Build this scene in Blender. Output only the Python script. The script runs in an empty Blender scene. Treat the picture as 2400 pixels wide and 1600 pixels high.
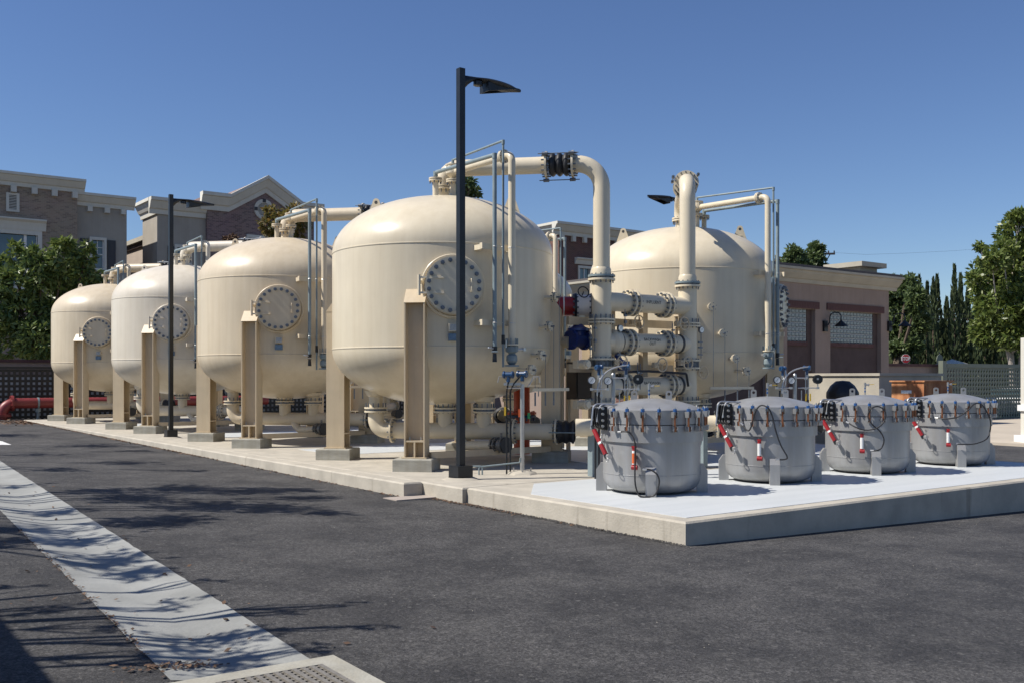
import bpy, math, random
from mathutils import Vector, Matrix
PI = math.pi
V = Vector
scene = bpy.context.scene
# ------------------------------------------------------------------ camera
EYE = 1.45; SN, CS = 0.59485, 0.80384; FOC = 2345.0; HY = 885.0
FW = V((SN, CS, 0)); RT = V((CS, -SN, 0))
cam = bpy.data.objects.new('camera', bpy.data.cameras.new('camera'))
scene.collection.objects.link(cam); scene.camera = cam
cam.location = (0, 0, EYE)
cam.rotation_euler = (PI / 2, 0, -math.atan2(SN, CS))
cam.data.sensor_width = 36; cam.data.lens = FOC / 2400 * 36
cam.data.shift_y = (HY - 800) / 2400
cam.data.clip_start = 0.1; cam.data.clip_end = 3000
# ------------------------------------------------------------------ world, sun
w = bpy.data.worlds.new('World'); scene.world = w; w.use_nodes = True
nt = w.node_tree; nt.nodes.clear()
sky = nt.nodes.new('ShaderNodeTexSky'); sky.sky_type = 'NISHITA'; sky.sun_disc = False
SUN_EL = math.radians(49)
SX, SY = -0.898, 0.439                       # horizontal direction towards the sun
sky.sun_elevation = SUN_EL; sky.sun_rotation = math.atan2(SX, SY)
sky.altitude = 0; sky.air_density = 1.0; sky.dust_density = 0.0; sky.ozone_density = 6.0
bg = nt.nodes.new('ShaderNodeBackground'); bg.inputs[1].default_value = 0.084
wo = nt.nodes.new('ShaderNodeOutputWorld')
hs = nt.nodes.new('ShaderNodeHueSaturation'); hs.inputs['Saturation'].default_value = 1.05; hs.inputs['Hue'].default_value = 0.509
nt.links.new(sky.outputs[0], hs.inputs['Color']); nt.links.new(hs.outputs[0], bg.inputs[0]); nt.links.new(bg.outputs[0], wo.inputs[0])
sl = bpy.data.lights.new('sun', 'SUN'); sl.energy = 5.0; sl.angle = math.radians(0.5); sl.color = (1, 0.945, 0.86)
so = bpy.data.objects.new('sun', sl); scene.collection.objects.link(so)
sd = V((SX * math.cos(SUN_EL), SY * math.cos(SUN_EL), math.sin(SUN_EL))).normalized()
so.rotation_euler = sd.to_track_quat('Z', 'Y').to_euler()
scene.view_settings.view_transform = 'Standard'; scene.view_settings.look = 'None'
scene.view_settings.gamma = 1; scene.view_settings.exposure = 0.30
scene.render.engine = 'CYCLES'
random.seed(7)
C = scene.collection

# ------------------------------------------------------------------ helpers
def at(px, py, Y=None, X=None, D=None, Z=None):
    """world point seen at photo pixel px,py lying on the given plane"""
    k = (px - 1200) / FOC; dx = SN + CS * k; dy = CS - SN * k; dz = (HY - py) / FOC
    if Y is not None: d = Y / dy
    elif X is not None: d = X / dx
    elif Z is not None: d = (Z - EYE) / dz
    else: d = D
    return V((dx * d, dy * d, EYE + dz * d))

def gz(x, y):
    x = min(max(x, -15), 22); y = min(max(y, -20), 40)
    return -0.241 - 0.027 * (x - 7.4) + 0.0066 * (y - 7)

class MB:
    def __init__(s, mx=1): s.v = []; s.f = []; s.mi = []; s.m = 0; s.mx = mx; s.sharp = 35
    def add(s, vs, fs):
        b = len(s.v); s.v += [tuple(p) for p in vs]
        for f in fs: s.f.append(tuple(b + i for i in f)); s.mi.append(s.m)
        return s
    def box(s, c, d, rz=0, M=None):
        c = V(c); R = Matrix.Rotation(rz, 3, 'Z') if M is None else M
        p = [c + R @ V((x * d[0] / 2, y * d[1] / 2, z * d[2] / 2)) for x in (-1, 1) for y in (-1, 1) for z in (-1, 1)]
        return s.add(p, [(0, 1, 3, 2), (4, 6, 7, 5), (0, 4, 5, 1), (2, 3, 7, 6), (0, 2, 6, 4), (1, 5, 7, 3)])
    def b2(s, a, b):
        a = V(a); b = V(b)
        return s.box((a + b) / 2, [abs(b[i] - a[i]) for i in range(3)])
    def bar(s, p, q, wx, wz, up=(0, 0, 1)):
        p = V(p); q = V(q); d = (q - p); L = d.length; y = d / L; u = V(up)
        if abs(y.dot(u)) > 0.99: u = V((1, 0, 0))
        x = y.cross(u).normalized(); z = x.cross(y)
        return s.box((p + q) / 2, (wx, L, wz), M=Matrix((x, y, z)).transposed())
    def cyl(s, p, q, r0, r1=None, n=16, caps=True):
        if r1 is None: r1 = r0
        p = V(p); q = V(q); a = (q - p).normalized()
        u = a.orthogonal().normalized(); v = a.cross(u)
        ring = lambda c, r: [c + (u * math.cos(2 * PI * i / n) + v * math.sin(2 * PI * i / n)) * r for i in range(n)]
        fs = [(i, (i + 1) % n, n + (i + 1) % n, n + i) for i in range(n)]
        if caps: fs += [tuple(reversed(range(n))), tuple(range(n, 2 * n))]
        return s.add(ring(p, r0) + ring(q, r1), fs)
    def tube(s, pts, r, n=12, caps=True, rf=None):
        pts = [V(p) for p in pts]; N = len(pts); vs = []; fs = []; u = None
        for i, p in enumerate(pts):
            t = ((pts[min(i + 1, N - 1)] - p).normalized() + (p - pts[max(i - 1, 0)]).normalized())
            if t.length < 1e-6: t = V((0, 0, 1))
            t.normalize()
            if u is None: u = t.orthogonal().normalized()
            else:
                u = (u - t * u.dot(t))
                u = t.orthogonal().normalized() if u.length < 1e-5 else u.normalized()
            v = t.cross(u); rr = r if rf is None else rf(i / max(1, N - 1))
            vs += [p + (u * math.cos(2 * PI * k / n) + v * math.sin(2 * PI * k / n)) * rr for k in range(n)]
        for i in range(N - 1):
            for k in range(n): fs.append((i * n + k, i * n + (k + 1) % n, (i + 1) * n + (k + 1) % n, (i + 1) * n + k))
        if caps: fs += [tuple(reversed(range(n))), tuple(range((N - 1) * n, N * n))]
        return s.add(vs, fs)
    def pipe(s, pts, r, br, n=16, seg=6):
        """pipe with rounded elbows of radius br at the inner points"""
        pts = [V(p) for p in pts]; out = [pts[0]]
        for i in range(1, len(pts) - 1):
            a = (pts[i - 1] - pts[i]).normalized(); b = (pts[i + 1] - pts[i]).normalized()
            ang = a.angle(b)
            if ang > 3.1: continue
            t = br / math.tan(ang / 2); c = pts[i] + (a + b).normalized() * (br / math.sin(ang / 2))
            s0 = pts[i] + a * t - c; s1 = pts[i] + b * t - c
            for k in range(seg + 1):
                f = k / seg; th = PI - ang
                out.append(c + (s0 * math.sin((1 - f) * th) + s1 * math.sin(f * th)) / math.sin(th))
        out.append(pts[-1]); return s.tube(out, r, n)
    def lathe(s, prof, c=(0, 0, 0), n=32, axis=(0, 0, 1), a0=0, a1=2 * PI):
        c = V(c); ax = V(axis).normalized()
        u = V((1, 0, 0)) if abs(ax.z) > 0.99 else ax.cross(V((0, 0, 1))).normalized(); v = ax.cross(u)
        full = abs(a1 - a0 - 2 * PI) < 1e-6; m = n if full else n + 1; vs = []; fs = []
        for r, h in prof:
            for k in range(m):
                t = a0 + (a1 - a0) * k / n
                vs.append(c + ax * h + (u * math.cos(t) + v * math.sin(t)) * max(r, 1e-4))
        for i in range(len(prof) - 1):
            for k in range(n):
                k2 = (k + 1) % m
                fs.append((i * m + k, i * m + k2, (i + 1) * m + k2, (i + 1) * m + k))
        return s.add(vs, fs)
    def flange(s, p, axis, r, t, nb=12, br=0.012, pm=0, bm=None, bl=None):
        """disc flange centred on p with bolts through it"""
        p = V(p); a = V(axis).normalized(); s.m = pm
        s.cyl(p - a * t / 2, p + a * t / 2, r, n=28)
        u = a.orthogonal().normalized(); v = a.cross(u); s.m = pm if bm is None else bm
        bl = t * 0.5 + br * 1.5 if bl is None else bl
        for k in range(nb):
            q = p + (u * math.cos(2 * PI * k / nb) + v * math.sin(2 * PI * k / nb)) * (r * 0.85)
            s.cyl(q - a * bl, q + a * bl, br, n=6)
        s.m = pm; return s
    def prism(s, poly, o, ux, uy, th):
        """extrude a 2-D polygon (ux,uy plane at o) by vector th"""
        o = V(o); ux = V(ux); uy = V(uy); th = V(th); n = len(poly)
        a = [o + ux * p[0] + uy * p[1] for p in poly]
        return s.add(a + [p + th for p in a], [tuple(reversed(range(n))), tuple(range(n, 2 * n))] + [(i, (i + 1) % n, n + (i + 1) % n, n + i) for i in range(n)])
    def quad(s, a, b, c, d): return s.add([a, b, c, d], [(0, 1, 2, 3)])
    def build(s, name, mats, parent=None, smooth=True, loc=None, **kw):
        me = bpy.data.meshes.new(name)
        vs = s.v; fs = s.f
        if s.mx < 0: vs = [(-x, y, z) for x, y, z in vs]; fs = [tuple(reversed(f)) for f in fs]
        me.from_pydata(vs, [], fs)
        if not isinstance(mats, (list, tuple)): mats = [mats]
        for m in mats: me.materials.append(m)
        if len(mats) > 1: me.polygons.foreach_set('material_index', s.mi)
        if smooth:
            me.shade_smooth(); me.set_sharp_from_angle(angle=math.radians(s.sharp))
        me.update()
        o = bpy.data.objects.new(name, me); C.objects.link(o)
        if loc is not None: o.location = loc
        if parent is not None: o.parent = parent
        for k, v in kw.items(): o[k] = v
        return o

def link(name, me, parent=None, loc=(0, 0, 0), rot=None):
    o = bpy.data.objects.new(name, me); C.objects.link(o); o.location = loc
    if rot: o.rotation_euler = rot
    if parent: o.parent = parent
    return o
def tag(o, label, cat, group=None):
    o['label'] = label; o['category'] = cat
    if group: o['group'] = group
    return o
def thing(name, label, cat, loc=(0, 0, 0), rz=0, group=None):
    o = bpy.data.objects.new(name, None); C.objects.link(o); o.location = loc; o.rotation_euler = (0, 0, rz)
    o.empty_display_size = 0.3
    return tag(o, label, cat, group)
KIDS = {}
def kids(o): return [c for c in C.objects if c.parent == o]
def dup(root, loc, label, rz=None, group=None):
    allo = list(C.objects); ch = {}
    for c in allo:
        if c.parent: ch.setdefault(c.parent.name, []).append(c)
    def cp(o, par):
        n = o.copy(); C.objects.link(n); n.parent = par
        for c in ch.get(o.name, []): cp(c, n)
        return n
    r = cp(root, None); r.location = loc; r['label'] = label
    if rz is not None: r.rotation_euler = (0, 0, rz)
    if group: r['group'] = group
    return r
def swapmat(root, old, new):
    """gives a copied thing its own paint"""
    def go(o):
        if o.type == 'MESH' and old.name in [m.name for m in o.data.materials if m]:
            o.data = o.data.copy()
            for i, m in enumerate(o.data.materials):
                if m == old: o.data.materials[i] = new
        for c in kids(o): go(c)
    go(root)

# ------------------------------------------------------------------ materials
def mat(name, col, rough=0.6, metal=0, var=0.0, vs=3.0, bump=0.0, bs=60.0, col2=None, vd=5, coat=0, spec=0.5, stretch=None, bd=0.01):
    m = bpy.data.materials.new(name); m.use_nodes = True; t = m.node_tree; n = t.nodes; L = t.links
    b = n['Principled BSDF']; b.inputs['Base Color'].default_value = (*col, 1)
    b.inputs['Roughness'].default_value = rough; b.inputs['Metallic'].default_value = metal
    b.inputs['Specular IOR Level'].default_value = spec; b.inputs['Coat Weight'].default_value = coat
    tc = n.new('ShaderNodeTexCoord'); out = tc.outputs['Object']
    if stretch:
        mp = n.new('ShaderNodeMapping'); mp.inputs['Scale'].default_value = stretch; L.new(out, mp.inputs[0]); out = mp.outputs[0]
    if var or col2:
        no = n.new('ShaderNodeTexNoise'); no.inputs['Scale'].default_value = vs; no.inputs['Detail'].default_value = vd; no.inputs['Roughness'].default_value = 0.6
        L.new(out, no.inputs['Vector'])
        cr = n.new('ShaderNodeValToRGB'); cr.color_ramp.elements[0].position = 0.32; cr.color_ramp.elements[1].position = 0.68
        a = tuple(max(0, c * (1 - var)) for c in col); c2 = col2 if col2 else tuple(min(1, c * (1 + var)) for c in col)
        cr.color_ramp.elements[0].color = (*a, 1); cr.color_ramp.elements[1].color = (*c2, 1)
        L.new(no.outputs[0], cr.inputs[0]); L.new(cr.outputs[0], b.inputs['Base Color'])
    if bump:
        n2 = n.new('ShaderNodeTexNoise'); n2.inputs['Scale'].default_value = bs; n2.inputs['Detail'].default_value = 4
        L.new(tc.outputs['Object'], n2.inputs['Vector'])
        bp = n.new('ShaderNodeBump'); bp.inputs['Strength'].default_value = bump; bp.inputs['Distance'].default_value = bd
        L.new(n2.outputs[0], bp.inputs['Height']); L.new(bp.outputs[0], b.inputs['Normal'])
    return m

def brickmat(name, c1, c2, mortar, bump=0.5, scale=1.0):
    m = bpy.data.materials.new(name); m.use_nodes = True; t = m.node_tree; n = t.nodes; L = t.links; b = n['Principled BSDF']
    b.inputs['Roughness'].default_value = 0.85
    g = n.new('ShaderNodeNewGeometry'); sp = n.new('ShaderNodeSeparateXYZ'); L.new(g.outputs['Position'], sp.inputs[0])
    ad = n.new('ShaderNodeMath'); L.new(sp.outputs[0], ad.inputs[0]); L.new(sp.outputs[1], ad.inputs[1])
    cb = n.new('ShaderNodeCombineXYZ'); L.new(ad.outputs[0], cb.inputs[0]); L.new(sp.outputs[2], cb.inputs[1])
    br = n.new('ShaderNodeTexBrick'); L.new(cb.outputs[0], br.inputs['Vector'])
    br.inputs['Scale'].default_value = 1.0; br.inputs['Brick Width'].default_value = 0.24 * scale; br.inputs['Row Height'].default_value = 0.085 * scale
    br.inputs['Mortar Size'].default_value = 0.009 * scale; br.inputs['Bias'].default_value = -0.35; br.inputs['Mortar Smooth'].default_value = 0.3
    br.inputs['Color1'].default_value = (*c1, 1); br.inputs['Color2'].default_value = (*c2, 1); br.inputs['Mortar'].default_value = (*mortar, 1)
    no = n.new('ShaderNodeTexNoise'); no.inputs['Scale'].default_value = 0.8; L.new(g.outputs['Position'], no.inputs['Vector'])
    mx = n.new('ShaderNodeMix'); mx.data_type = 'RGBA'; mx.blend_type = 'MULTIPLY'; mx.inputs['Factor'].default_value = 0.2
    L.new(br.outputs['Color'], mx.inputs[6]); L.new(no.outputs['Color'], mx.inputs[7]); L.new(mx.outputs[2], b.inputs['Base Color'])
    iv = n.new('ShaderNodeMath'); iv.operation = 'SUBTRACT'; iv.inputs[0].default_value = 1; L.new(br.outputs['Fac'], iv.inputs[1])
    bp = n.new('ShaderNodeBump'); bp.inputs['Strength'].default_value = bump; bp.inputs['Distance'].default_value = 0.02
    L.new(iv.outputs[0], bp.inputs['Height']); L.new(bp.outputs[0], b.inputs['Normal'])
    return m

CREAM = mat('cream_paint', (0.65, 0.575, 0.435), 0.31, var=0.045, vs=1.3, bump=0.04, bs=9, spec=0.3, bd=0.02)
CREAM2 = mat('chalky_paint', (0.66, 0.60, 0.495), 0.36, var=0.045, vs=1.3, bump=0.04, bs=9, spec=0.4, bd=0.02)
CREAM3 = mat('warm_cream_paint', (0.62, 0.53, 0.39), 0.38, var=0.05, vs=1.1, bump=0.04, bs=9, spec=0.4, bd=0.02)
LEGP = mat('leg_paint', (0.58, 0.475, 0.325), 0.45, var=0.07, vs=2.2, bump=0.03, bs=20)
GREYP = mat('galvanised_pipe', (0.20, 0.25, 0.265), 0.5, 0.0, var=0.12, vs=6)
STEEL = mat('stainless_steel', (0.50, 0.50, 0.49), 0.35, 0.75, var=0.08, vs=12)
BEAD = mat('blasted_steel', (0.33, 0.335, 0.34), 0.4, 0.35, var=0.09, vs=3.0, bump=0.08, bs=160, bd=0.004, stretch=(1, 1, 0.35))
BOLT = mat('zinc_bolt', (0.17, 0.19, 0.22), 0.45, 0.7, var=0.15, vs=30)
BLUENUT = mat('blue_nut', (0.03, 0.10, 0.27), 0.4, 0.2)
COPPER = mat('copper_stud', (0.34, 0.14, 0.07), 0.4, 0.75, var=0.25, vs=40)
BLACKM = mat('black_paint', (0.012, 0.014, 0.018), 0.35, 0.1, var=0.2, vs=8, bump=0.03, bs=40)
LAMPGREY = mat('dark_bronze_paint', (0.008, 0.010, 0.013), 0.42, 0.0, var=0.4, vs=5, bump=0.05, bs=30)
RUBBER = mat('black_rubber', (0.018, 0.018, 0.02), 0.55, var=0.2, vs=12, bump=0.1, bs=60)
REDP = mat('red_paint', (0.30, 0.014, 0.018), 0.4, var=0.18, vs=3, bump=0.03, bs=20)
REDOX = mat('oxide_red_paint', (0.21, 0.032, 0.03), 0.45, var=0.2, vs=2.5)
ORANGE = mat('orange_label', (0.62, 0.12, 0.03), 0.45)
BLUEV = mat('blue_enamel', (0.012, 0.035, 0.17), 0.35, var=0.15, vs=9, coat=0.3)
BLUET = mat('blue_housing', (0.010, 0.05, 0.13), 0.35, var=0.1, vs=20, coat=0.2)
YELLOW = mat('yellow_sleeve', (0.65, 0.42, 0.03), 0.45)
WHITE = mat('white_paint', (0.75, 0.75, 0.73), 0.5, var=0.04, vs=4)
GLASSW = mat('gauge_face', (0.8, 0.8, 0.78), 0.15, coat=1)
DARKG = mat('dark_enclosure', (0.065, 0.063, 0.06), 0.5, 0.2, var=0.1, vs=3)
TEXT = mat('stencil_ink', (0.03, 0.03, 0.03), 0.6)
GRAPHITE = mat('gasket', (0.02, 0.02, 0.02), 0.7)
PLATE = mat('name_plate', (0.35, 0.36, 0.36), 0.35, 0.4, var=0.3, vs=60)
PLATEB = mat('blue_name_plate', (0.13, 0.20, 0.28), 0.4, 0.2, var=0.3, vs=50)
CONC = mat('concrete', (0.40, 0.365, 0.30), 0.9, var=0.13, vs=1.7, bump=0.35, bs=45, vd=9)
CONCG = mat('grey_cast_concrete', (0.34, 0.33, 0.285), 0.9, var=0.2, vs=4, bump=0.35, bs=50, vd=9, stretch=(0.6, 0.6, 2.5))
CONCD = mat('slab_side_concrete', (0.44, 0.405, 0.34), 0.9, var=0.16, vs=3.0, bump=0.4, bs=35, vd=10)
ROADC = mat('road_concrete', (0.46, 0.40, 0.32), 0.9, var=0.1, vs=0.6, bump=0.2, bs=20)
STUCCO = mat('grey_stucco', (0.36, 0.33, 0.285), 0.95, var=0.08, vs=0.8, bump=0.4, bs=30, bd=0.03)
STUCPK = mat('pink_stucco', (0.31, 0.24, 0.20), 0.95, var=0.09, vs=0.7, bump=0.4, bs=30, bd=0.03)
STUCPL = mat('tan_stucco', (0.40, 0.335, 0.28), 0.95, var=0.07, vs=0.8, bump=0.4, bs=30, bd=0.03)
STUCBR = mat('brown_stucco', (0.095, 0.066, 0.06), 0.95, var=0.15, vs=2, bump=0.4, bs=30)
TRIM = mat('cornice_paint', (0.62, 0.60, 0.53), 0.8, var=0.05, vs=1)
TRIMB = mat('tan_cornice', (0.40, 0.37, 0.30), 0.85, var=0.08, vs=1.5)
BRTAN = brickmat('tan_brick', (0.36, 0.275, 0.205), (0.17, 0.125, 0.10), (0.40, 0.34, 0.28))
BRPUR = brickmat('purple_brick', (0.27, 0.18, 0.165), (0.06, 0.04, 0.045), (0.34, 0.28, 0.26))
BRRED = brickmat('dark_brick', (0.17, 0.075, 0.055), (0.085, 0.04, 0.035), (0.24, 0.19, 0.17))
BRSOL = mat('soldier_brick', (0.105, 0.05, 0.045), 0.85, var=0.25, vs=4)
WGLASS = mat('window_glass', (0.04, 0.075, 0.095), 0.06, 0.0, spec=1.0, var=0.3, vs=0.9)
CURT = mat('curtain', (0.20, 0.26, 0.28), 0.8, var=0.25, vs=6, stretch=(5, 5, 0.15))
GBLOCK = mat('glass_block', (0.20, 0.225, 0.23), 0.2, 0.0, var=0.3, vs=7, spec=0.8)
SHUT = mat('shutter_paint', (0.045, 0.045, 0.05), 0.6)
GATEG = mat('green_gate_paint', (0.15, 0.17, 0.135), 0.55, var=0.08, vs=2)
GATED = mat('backlit_lattice_green', (0.022, 0.023, 0.02), 0.55, var=0.1, vs=2)  # gate green darkened in the colour because the lattice is seen backlit
WOOD = mat('weathered_wood', (0.07, 0.05, 0.04), 0.9, var=0.3, vs=3)
BARK = mat('bark', (0.12, 0.09, 0.065), 0.95, var=0.3, vs=6, bump=0.6, bs=25)
BARKP = mat('pale_bark', (0.36, 0.32, 0.28), 0.9, var=0.25, vs=5, bump=0.4, bs=20)
STOPR = mat('stop_red', (0.45, 0.02, 0.025), 0.45)
TARP = mat('black_tarp', (0.012, 0.012, 0.015), 0.45, bump=0.6, bs=7, bd=0.05)
CARW = mat('car_white', (0.7, 0.7, 0.7), 0.25, coat=1)
CARB = mat('car_blue', (0.05, 0.09, 0.22), 0.25, coat=1)
SOIL = mat('bare_soil', (0.12, 0.095, 0.065), 0.95, var=0.3, vs=2)

def leafmat(name, col, col2, rough=0.45, tr=0.35):
    m = bpy.data.materials.new(name); m.use_nodes = True; t = m.node_tree; n = t.nodes; L = t.links; b = n['Principled BSDF']
    g = n.new('ShaderNodeNewGeometry'); cr = n.new('ShaderNodeValToRGB')
    cr.color_ramp.elements[0].color = (*col, 1); cr.color_ramp.elements[1].color = (*col2, 1)
    L.new(g.outputs['Random Per Island'], cr.inputs[0]); L.new(cr.outputs[0], b.inputs['Base Color'])
    b.inputs['Roughness'].default_value = rough
    tl = n.new('ShaderNodeBsdfTranslucent'); L.new(cr.outputs[0], tl.inputs[0])
    mx = n.new('ShaderNodeMixShader'); mx.inputs[0].default_value = tr
    L.new(b.outputs[0], mx.inputs[1]); L.new(tl.outputs[0], mx.inputs[2]); L.new(mx.outputs[0], n['Material Output'].inputs[0])
    return m
LEAFA = leafmat('glossy_leaf', (0.06, 0.11, 0.035), (0.22, 0.27, 0.075), 0.42, 0.22)
LEAFY = leafmat('yellow_green_leaf', (0.10, 0.12, 0.03), (0.26, 0.17, 0.05), 0.5)
LEAFD = leafmat('dark_leaf', (0.055, 0.09, 0.035), (0.15, 0.20, 0.07), 0.45)
LEAFL = leafmat('bright_leaf', (0.09, 0.14, 0.03), (0.22, 0.26, 0.07), 0.4)
LEAFC = leafmat('cypress_foliage', (0.035, 0.06, 0.025), (0.09, 0.115, 0.045), 0.8, 0.2)
LITTER = leafmat('dry_leaf', (0.05, 0.028, 0.02), (0.20, 0.12, 0.07), 0.8, 0.1)

def streaks(m, f=0.5):
    t = m.node_tree; n = t.nodes; L = t.links; b = n['Principled BSDF']; src = b.inputs['Base Color'].links[0].from_socket
    tc = n.new('ShaderNodeTexCoord'); mp = n.new('ShaderNodeMapping'); mp.inputs['Scale'].default_value = (6, 6, 0.35); L.new(tc.outputs['Object'], mp.inputs[0])
    no = n.new('ShaderNodeTexNoise'); no.inputs['Scale'].default_value = 1.0; no.inputs['Detail'].default_value = 7; no.inputs['Roughness'].default_value = 0.65; L.new(mp.outputs[0], no.inputs[0])
    cr = n.new('ShaderNodeValToRGB'); cr.color_ramp.elements[0].position = 0.35; cr.color_ramp.elements[1].position = 0.6
    cr.color_ramp.elements[0].color = (0.86, 0.83, 0.78, 1); cr.color_ramp.elements[1].color = (1, 1, 1, 1); L.new(no.outputs[0], cr.inputs[0])
    mx = n.new('ShaderNodeMix'); mx.data_type = 'RGBA'; mx.blend_type = 'MULTIPLY'; mx.inputs[0].default_value = f
    L.new(src, mx.inputs[6]); L.new(cr.outputs[0], mx.inputs[7]); L.new(mx.outputs[2], b.inputs['Base Color'])
for m_, f_ in ((CREAM, .45), (CREAM2, .5), (CREAM3, .6), (LEGP, .7), (BEAD, .8), (STUCPK, .5), (STUCCO, .4), (CONCG, .8), (TRIM, .3)): streaks(m_, f_)

def asphalt():
    m = bpy.data.materials.new('asphalt'); m.use_nodes = True; t = m.node_tree; n = t.nodes; L = t.links; b = n['Principled BSDF']
    tc = n.new('ShaderNodeTexCoord'); o = tc.outputs['Object']
    def noise(sc, det=6, ro=0.6):
        k = n.new('ShaderNodeTexNoise'); k.inputs['Scale'].default_value = sc; k.inputs['Detail'].default_value = det; k.inputs['Roughness'].default_value = ro
        L.new(o, k.inputs['Vector']); return k.outputs[0]
    def ramp(i, a, c, p0, p1):
        r = n.new('ShaderNodeValToRGB'); r.color_ramp.elements[0].position = p0; r.color_ramp.elements[1].position = p1
        r.color_ramp.elements[0].color = (*a, 1); r.color_ramp.elements[1].color = (*c, 1); L.new(i, r.inputs[0]); return r.outputs[0]
    def mix(f, a, c, bl='MIX', fac=None):
        k = n.new('ShaderNodeMix'); k.data_type = 'RGBA'; k.blend_type = bl
        if fac is not None: k.inputs[0].default_value = fac
        else: L.new(f, k.inputs[0])
        L.new(a, k.inputs[6]); L.new(c, k.inputs[7]); return k.outputs[2]
    big = ramp(noise(0.9, 12, 0.78), (0.029, 0.028, 0.029), (0.068, 0.065, 0.063), 0.42, 0.59)
    grain = ramp(noise(28, 8, 0.95), (0.3, 0.3, 0.3), (1.8, 1.8, 1.8), 0.36, 0.64)
    c = mix(None, big, grain, 'MULTIPLY', 0.95)
    for sc_, lo_, hi_, fa_ in ((55, 0.25, 1.75, 0.55), (120, 0.2, 1.8, 0.6)):
        v2 = n.new('ShaderNodeTexVoronoi'); v2.inputs['Scale'].default_value = sc_; L.new(o, v2.inputs['Vector'])
        c = mix(None, c, ramp(v2.outputs['Color'], (lo_,) * 3, (hi_,) * 3, 0.15, 0.85), 'MULTIPLY', fa_)
    vo = n.new('ShaderNodeTexVoronoi'); vo.inputs['Scale'].default_value = 40; L.new(o, vo.inputs['Vector'])
    st = ramp(vo.outputs['Color'], (0, 0, 0), (1, 1, 1), 0.86, 0.93)
    stc = n.new('ShaderNodeRGB'); stc.outputs[0].default_value = (0.115, 0.11, 0.104, 1)
    c = mix(st, c, stc.outputs[0])
    sc = ramp(noise(2.6, 12, 0.9), (0, 0, 0), (1, 1, 1), 0.52, 0.68)
    dust = n.new('ShaderNodeRGB'); dust.outputs[0].default_value = (0.12, 0.115, 0.105, 1)
    mm = n.new('ShaderNodeMath'); mm.operation = 'MULTIPLY'; mm.inputs[1].default_value = 0.6; L.new(sc, mm.inputs[0])
    c = mix(mm.outputs[0], c, dust.outputs[0])
    L.new(c, b.inputs['Base Color']); b.inputs['Roughness'].default_value = 0.82
    bp = n.new('ShaderNodeBump'); bp.inputs['Strength'].default_value = 0.8; bp.inputs['Distance'].default_value = 0.02
    L.new(noise(60, 5, 0.75), bp.inputs['Height']); L.new(bp.outputs[0], b.inputs['Normal'])
    return m
ASPH = asphalt()

def coating():
    m = mat('white_epoxy_coating', (0.51, 0.535, 0.54), 0.5, var=0.02, vs=1.6, col2=(0.565, 0.585, 0.59), vd=7, stretch=(0.35, 3.0, 1))
    return m
COAT = coating()

def slabside():
    m = mat('stained_concrete', (0.42, 0.385, 0.32), 0.9, var=0.14, vs=2.6, bump=0.4, bs=35, vd=10)
    t = m.node_tree; n = t.nodes; L = t.links; b = n['Principled BSDF']
    src = b.inputs['Base Color'].links[0].from_socket
    tc = n.new('ShaderNodeTexCoord'); mp = n.new('ShaderNodeMapping'); mp.inputs['Scale'].default_value = (5, 5, 0.5); L.new(tc.outputs['Object'], mp.inputs[0])
    no = n.new('ShaderNodeTexNoise'); no.inputs['Scale'].default_value = 1.2; no.inputs['Detail'].default_value = 6; L.new(mp.outputs[0], no.inputs[0])
    cr = n.new('ShaderNodeValToRGB'); cr.color_ramp.elements[0].position = 0.62; cr.color_ramp.elements[1].position = 0.75
    cr.color_ramp.elements[0].color = (1, 1, 1, 1); cr.color_ramp.elements[1].color = (0.55, 0.53, 0.5, 1); L.new(no.outputs[0], cr.inputs[0])
    mx = n.new('ShaderNodeMix'); mx.data_type = 'RGBA'; mx.blend_type = 'MULTIPLY'; mx.inputs[0].default_value = 0.7
    L.new(src, mx.inputs[6]); L.new(cr.outputs[0], mx.inputs[7]); L.new(mx.outputs[2], b.inputs['Base Color'])
    return m
SLAB = slabside()

# ================================================================== GROUND
def axis(vals, lo, hi, step):
    v = set(vals); x = lo
    while x <= hi: v.add(round(x, 3)); x += step
    return sorted(v)
xs = [-900, -300, -100, -40] + axis([-15, 22], -15, 22, 1.0) + [30, 60, 120, 300, 1200]
ys = [-300, -100, -40] + axis([-20, 40], -20, 40, 2.0) + [60, 120, 300, 1500]
xs = sorted(set(x for x in xs if not 1.4 < x < 2.6) | {1.655, 1.68, 2.38, 2.405})
def gp(x, y):
    xx = x + (0.0605 * (min(max(y, -20), 40) - 5.2) if -16 < x < 23 else 0)
    return (xx, y, gz(xx, y) - (0.06 if 1.67 < x < 2.39 else 0))
g = MB(); nx = len(xs)
g.add([gp(x, y) for y in ys for x in xs], [(j * nx + i, j * nx + i + 1, (j + 1) * nx + i + 1, (j + 1) * nx + i) for j in range(len(ys) - 1) for i in range(nx - 1)])
g.build('ground', ASPH, kind='structure')

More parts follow.
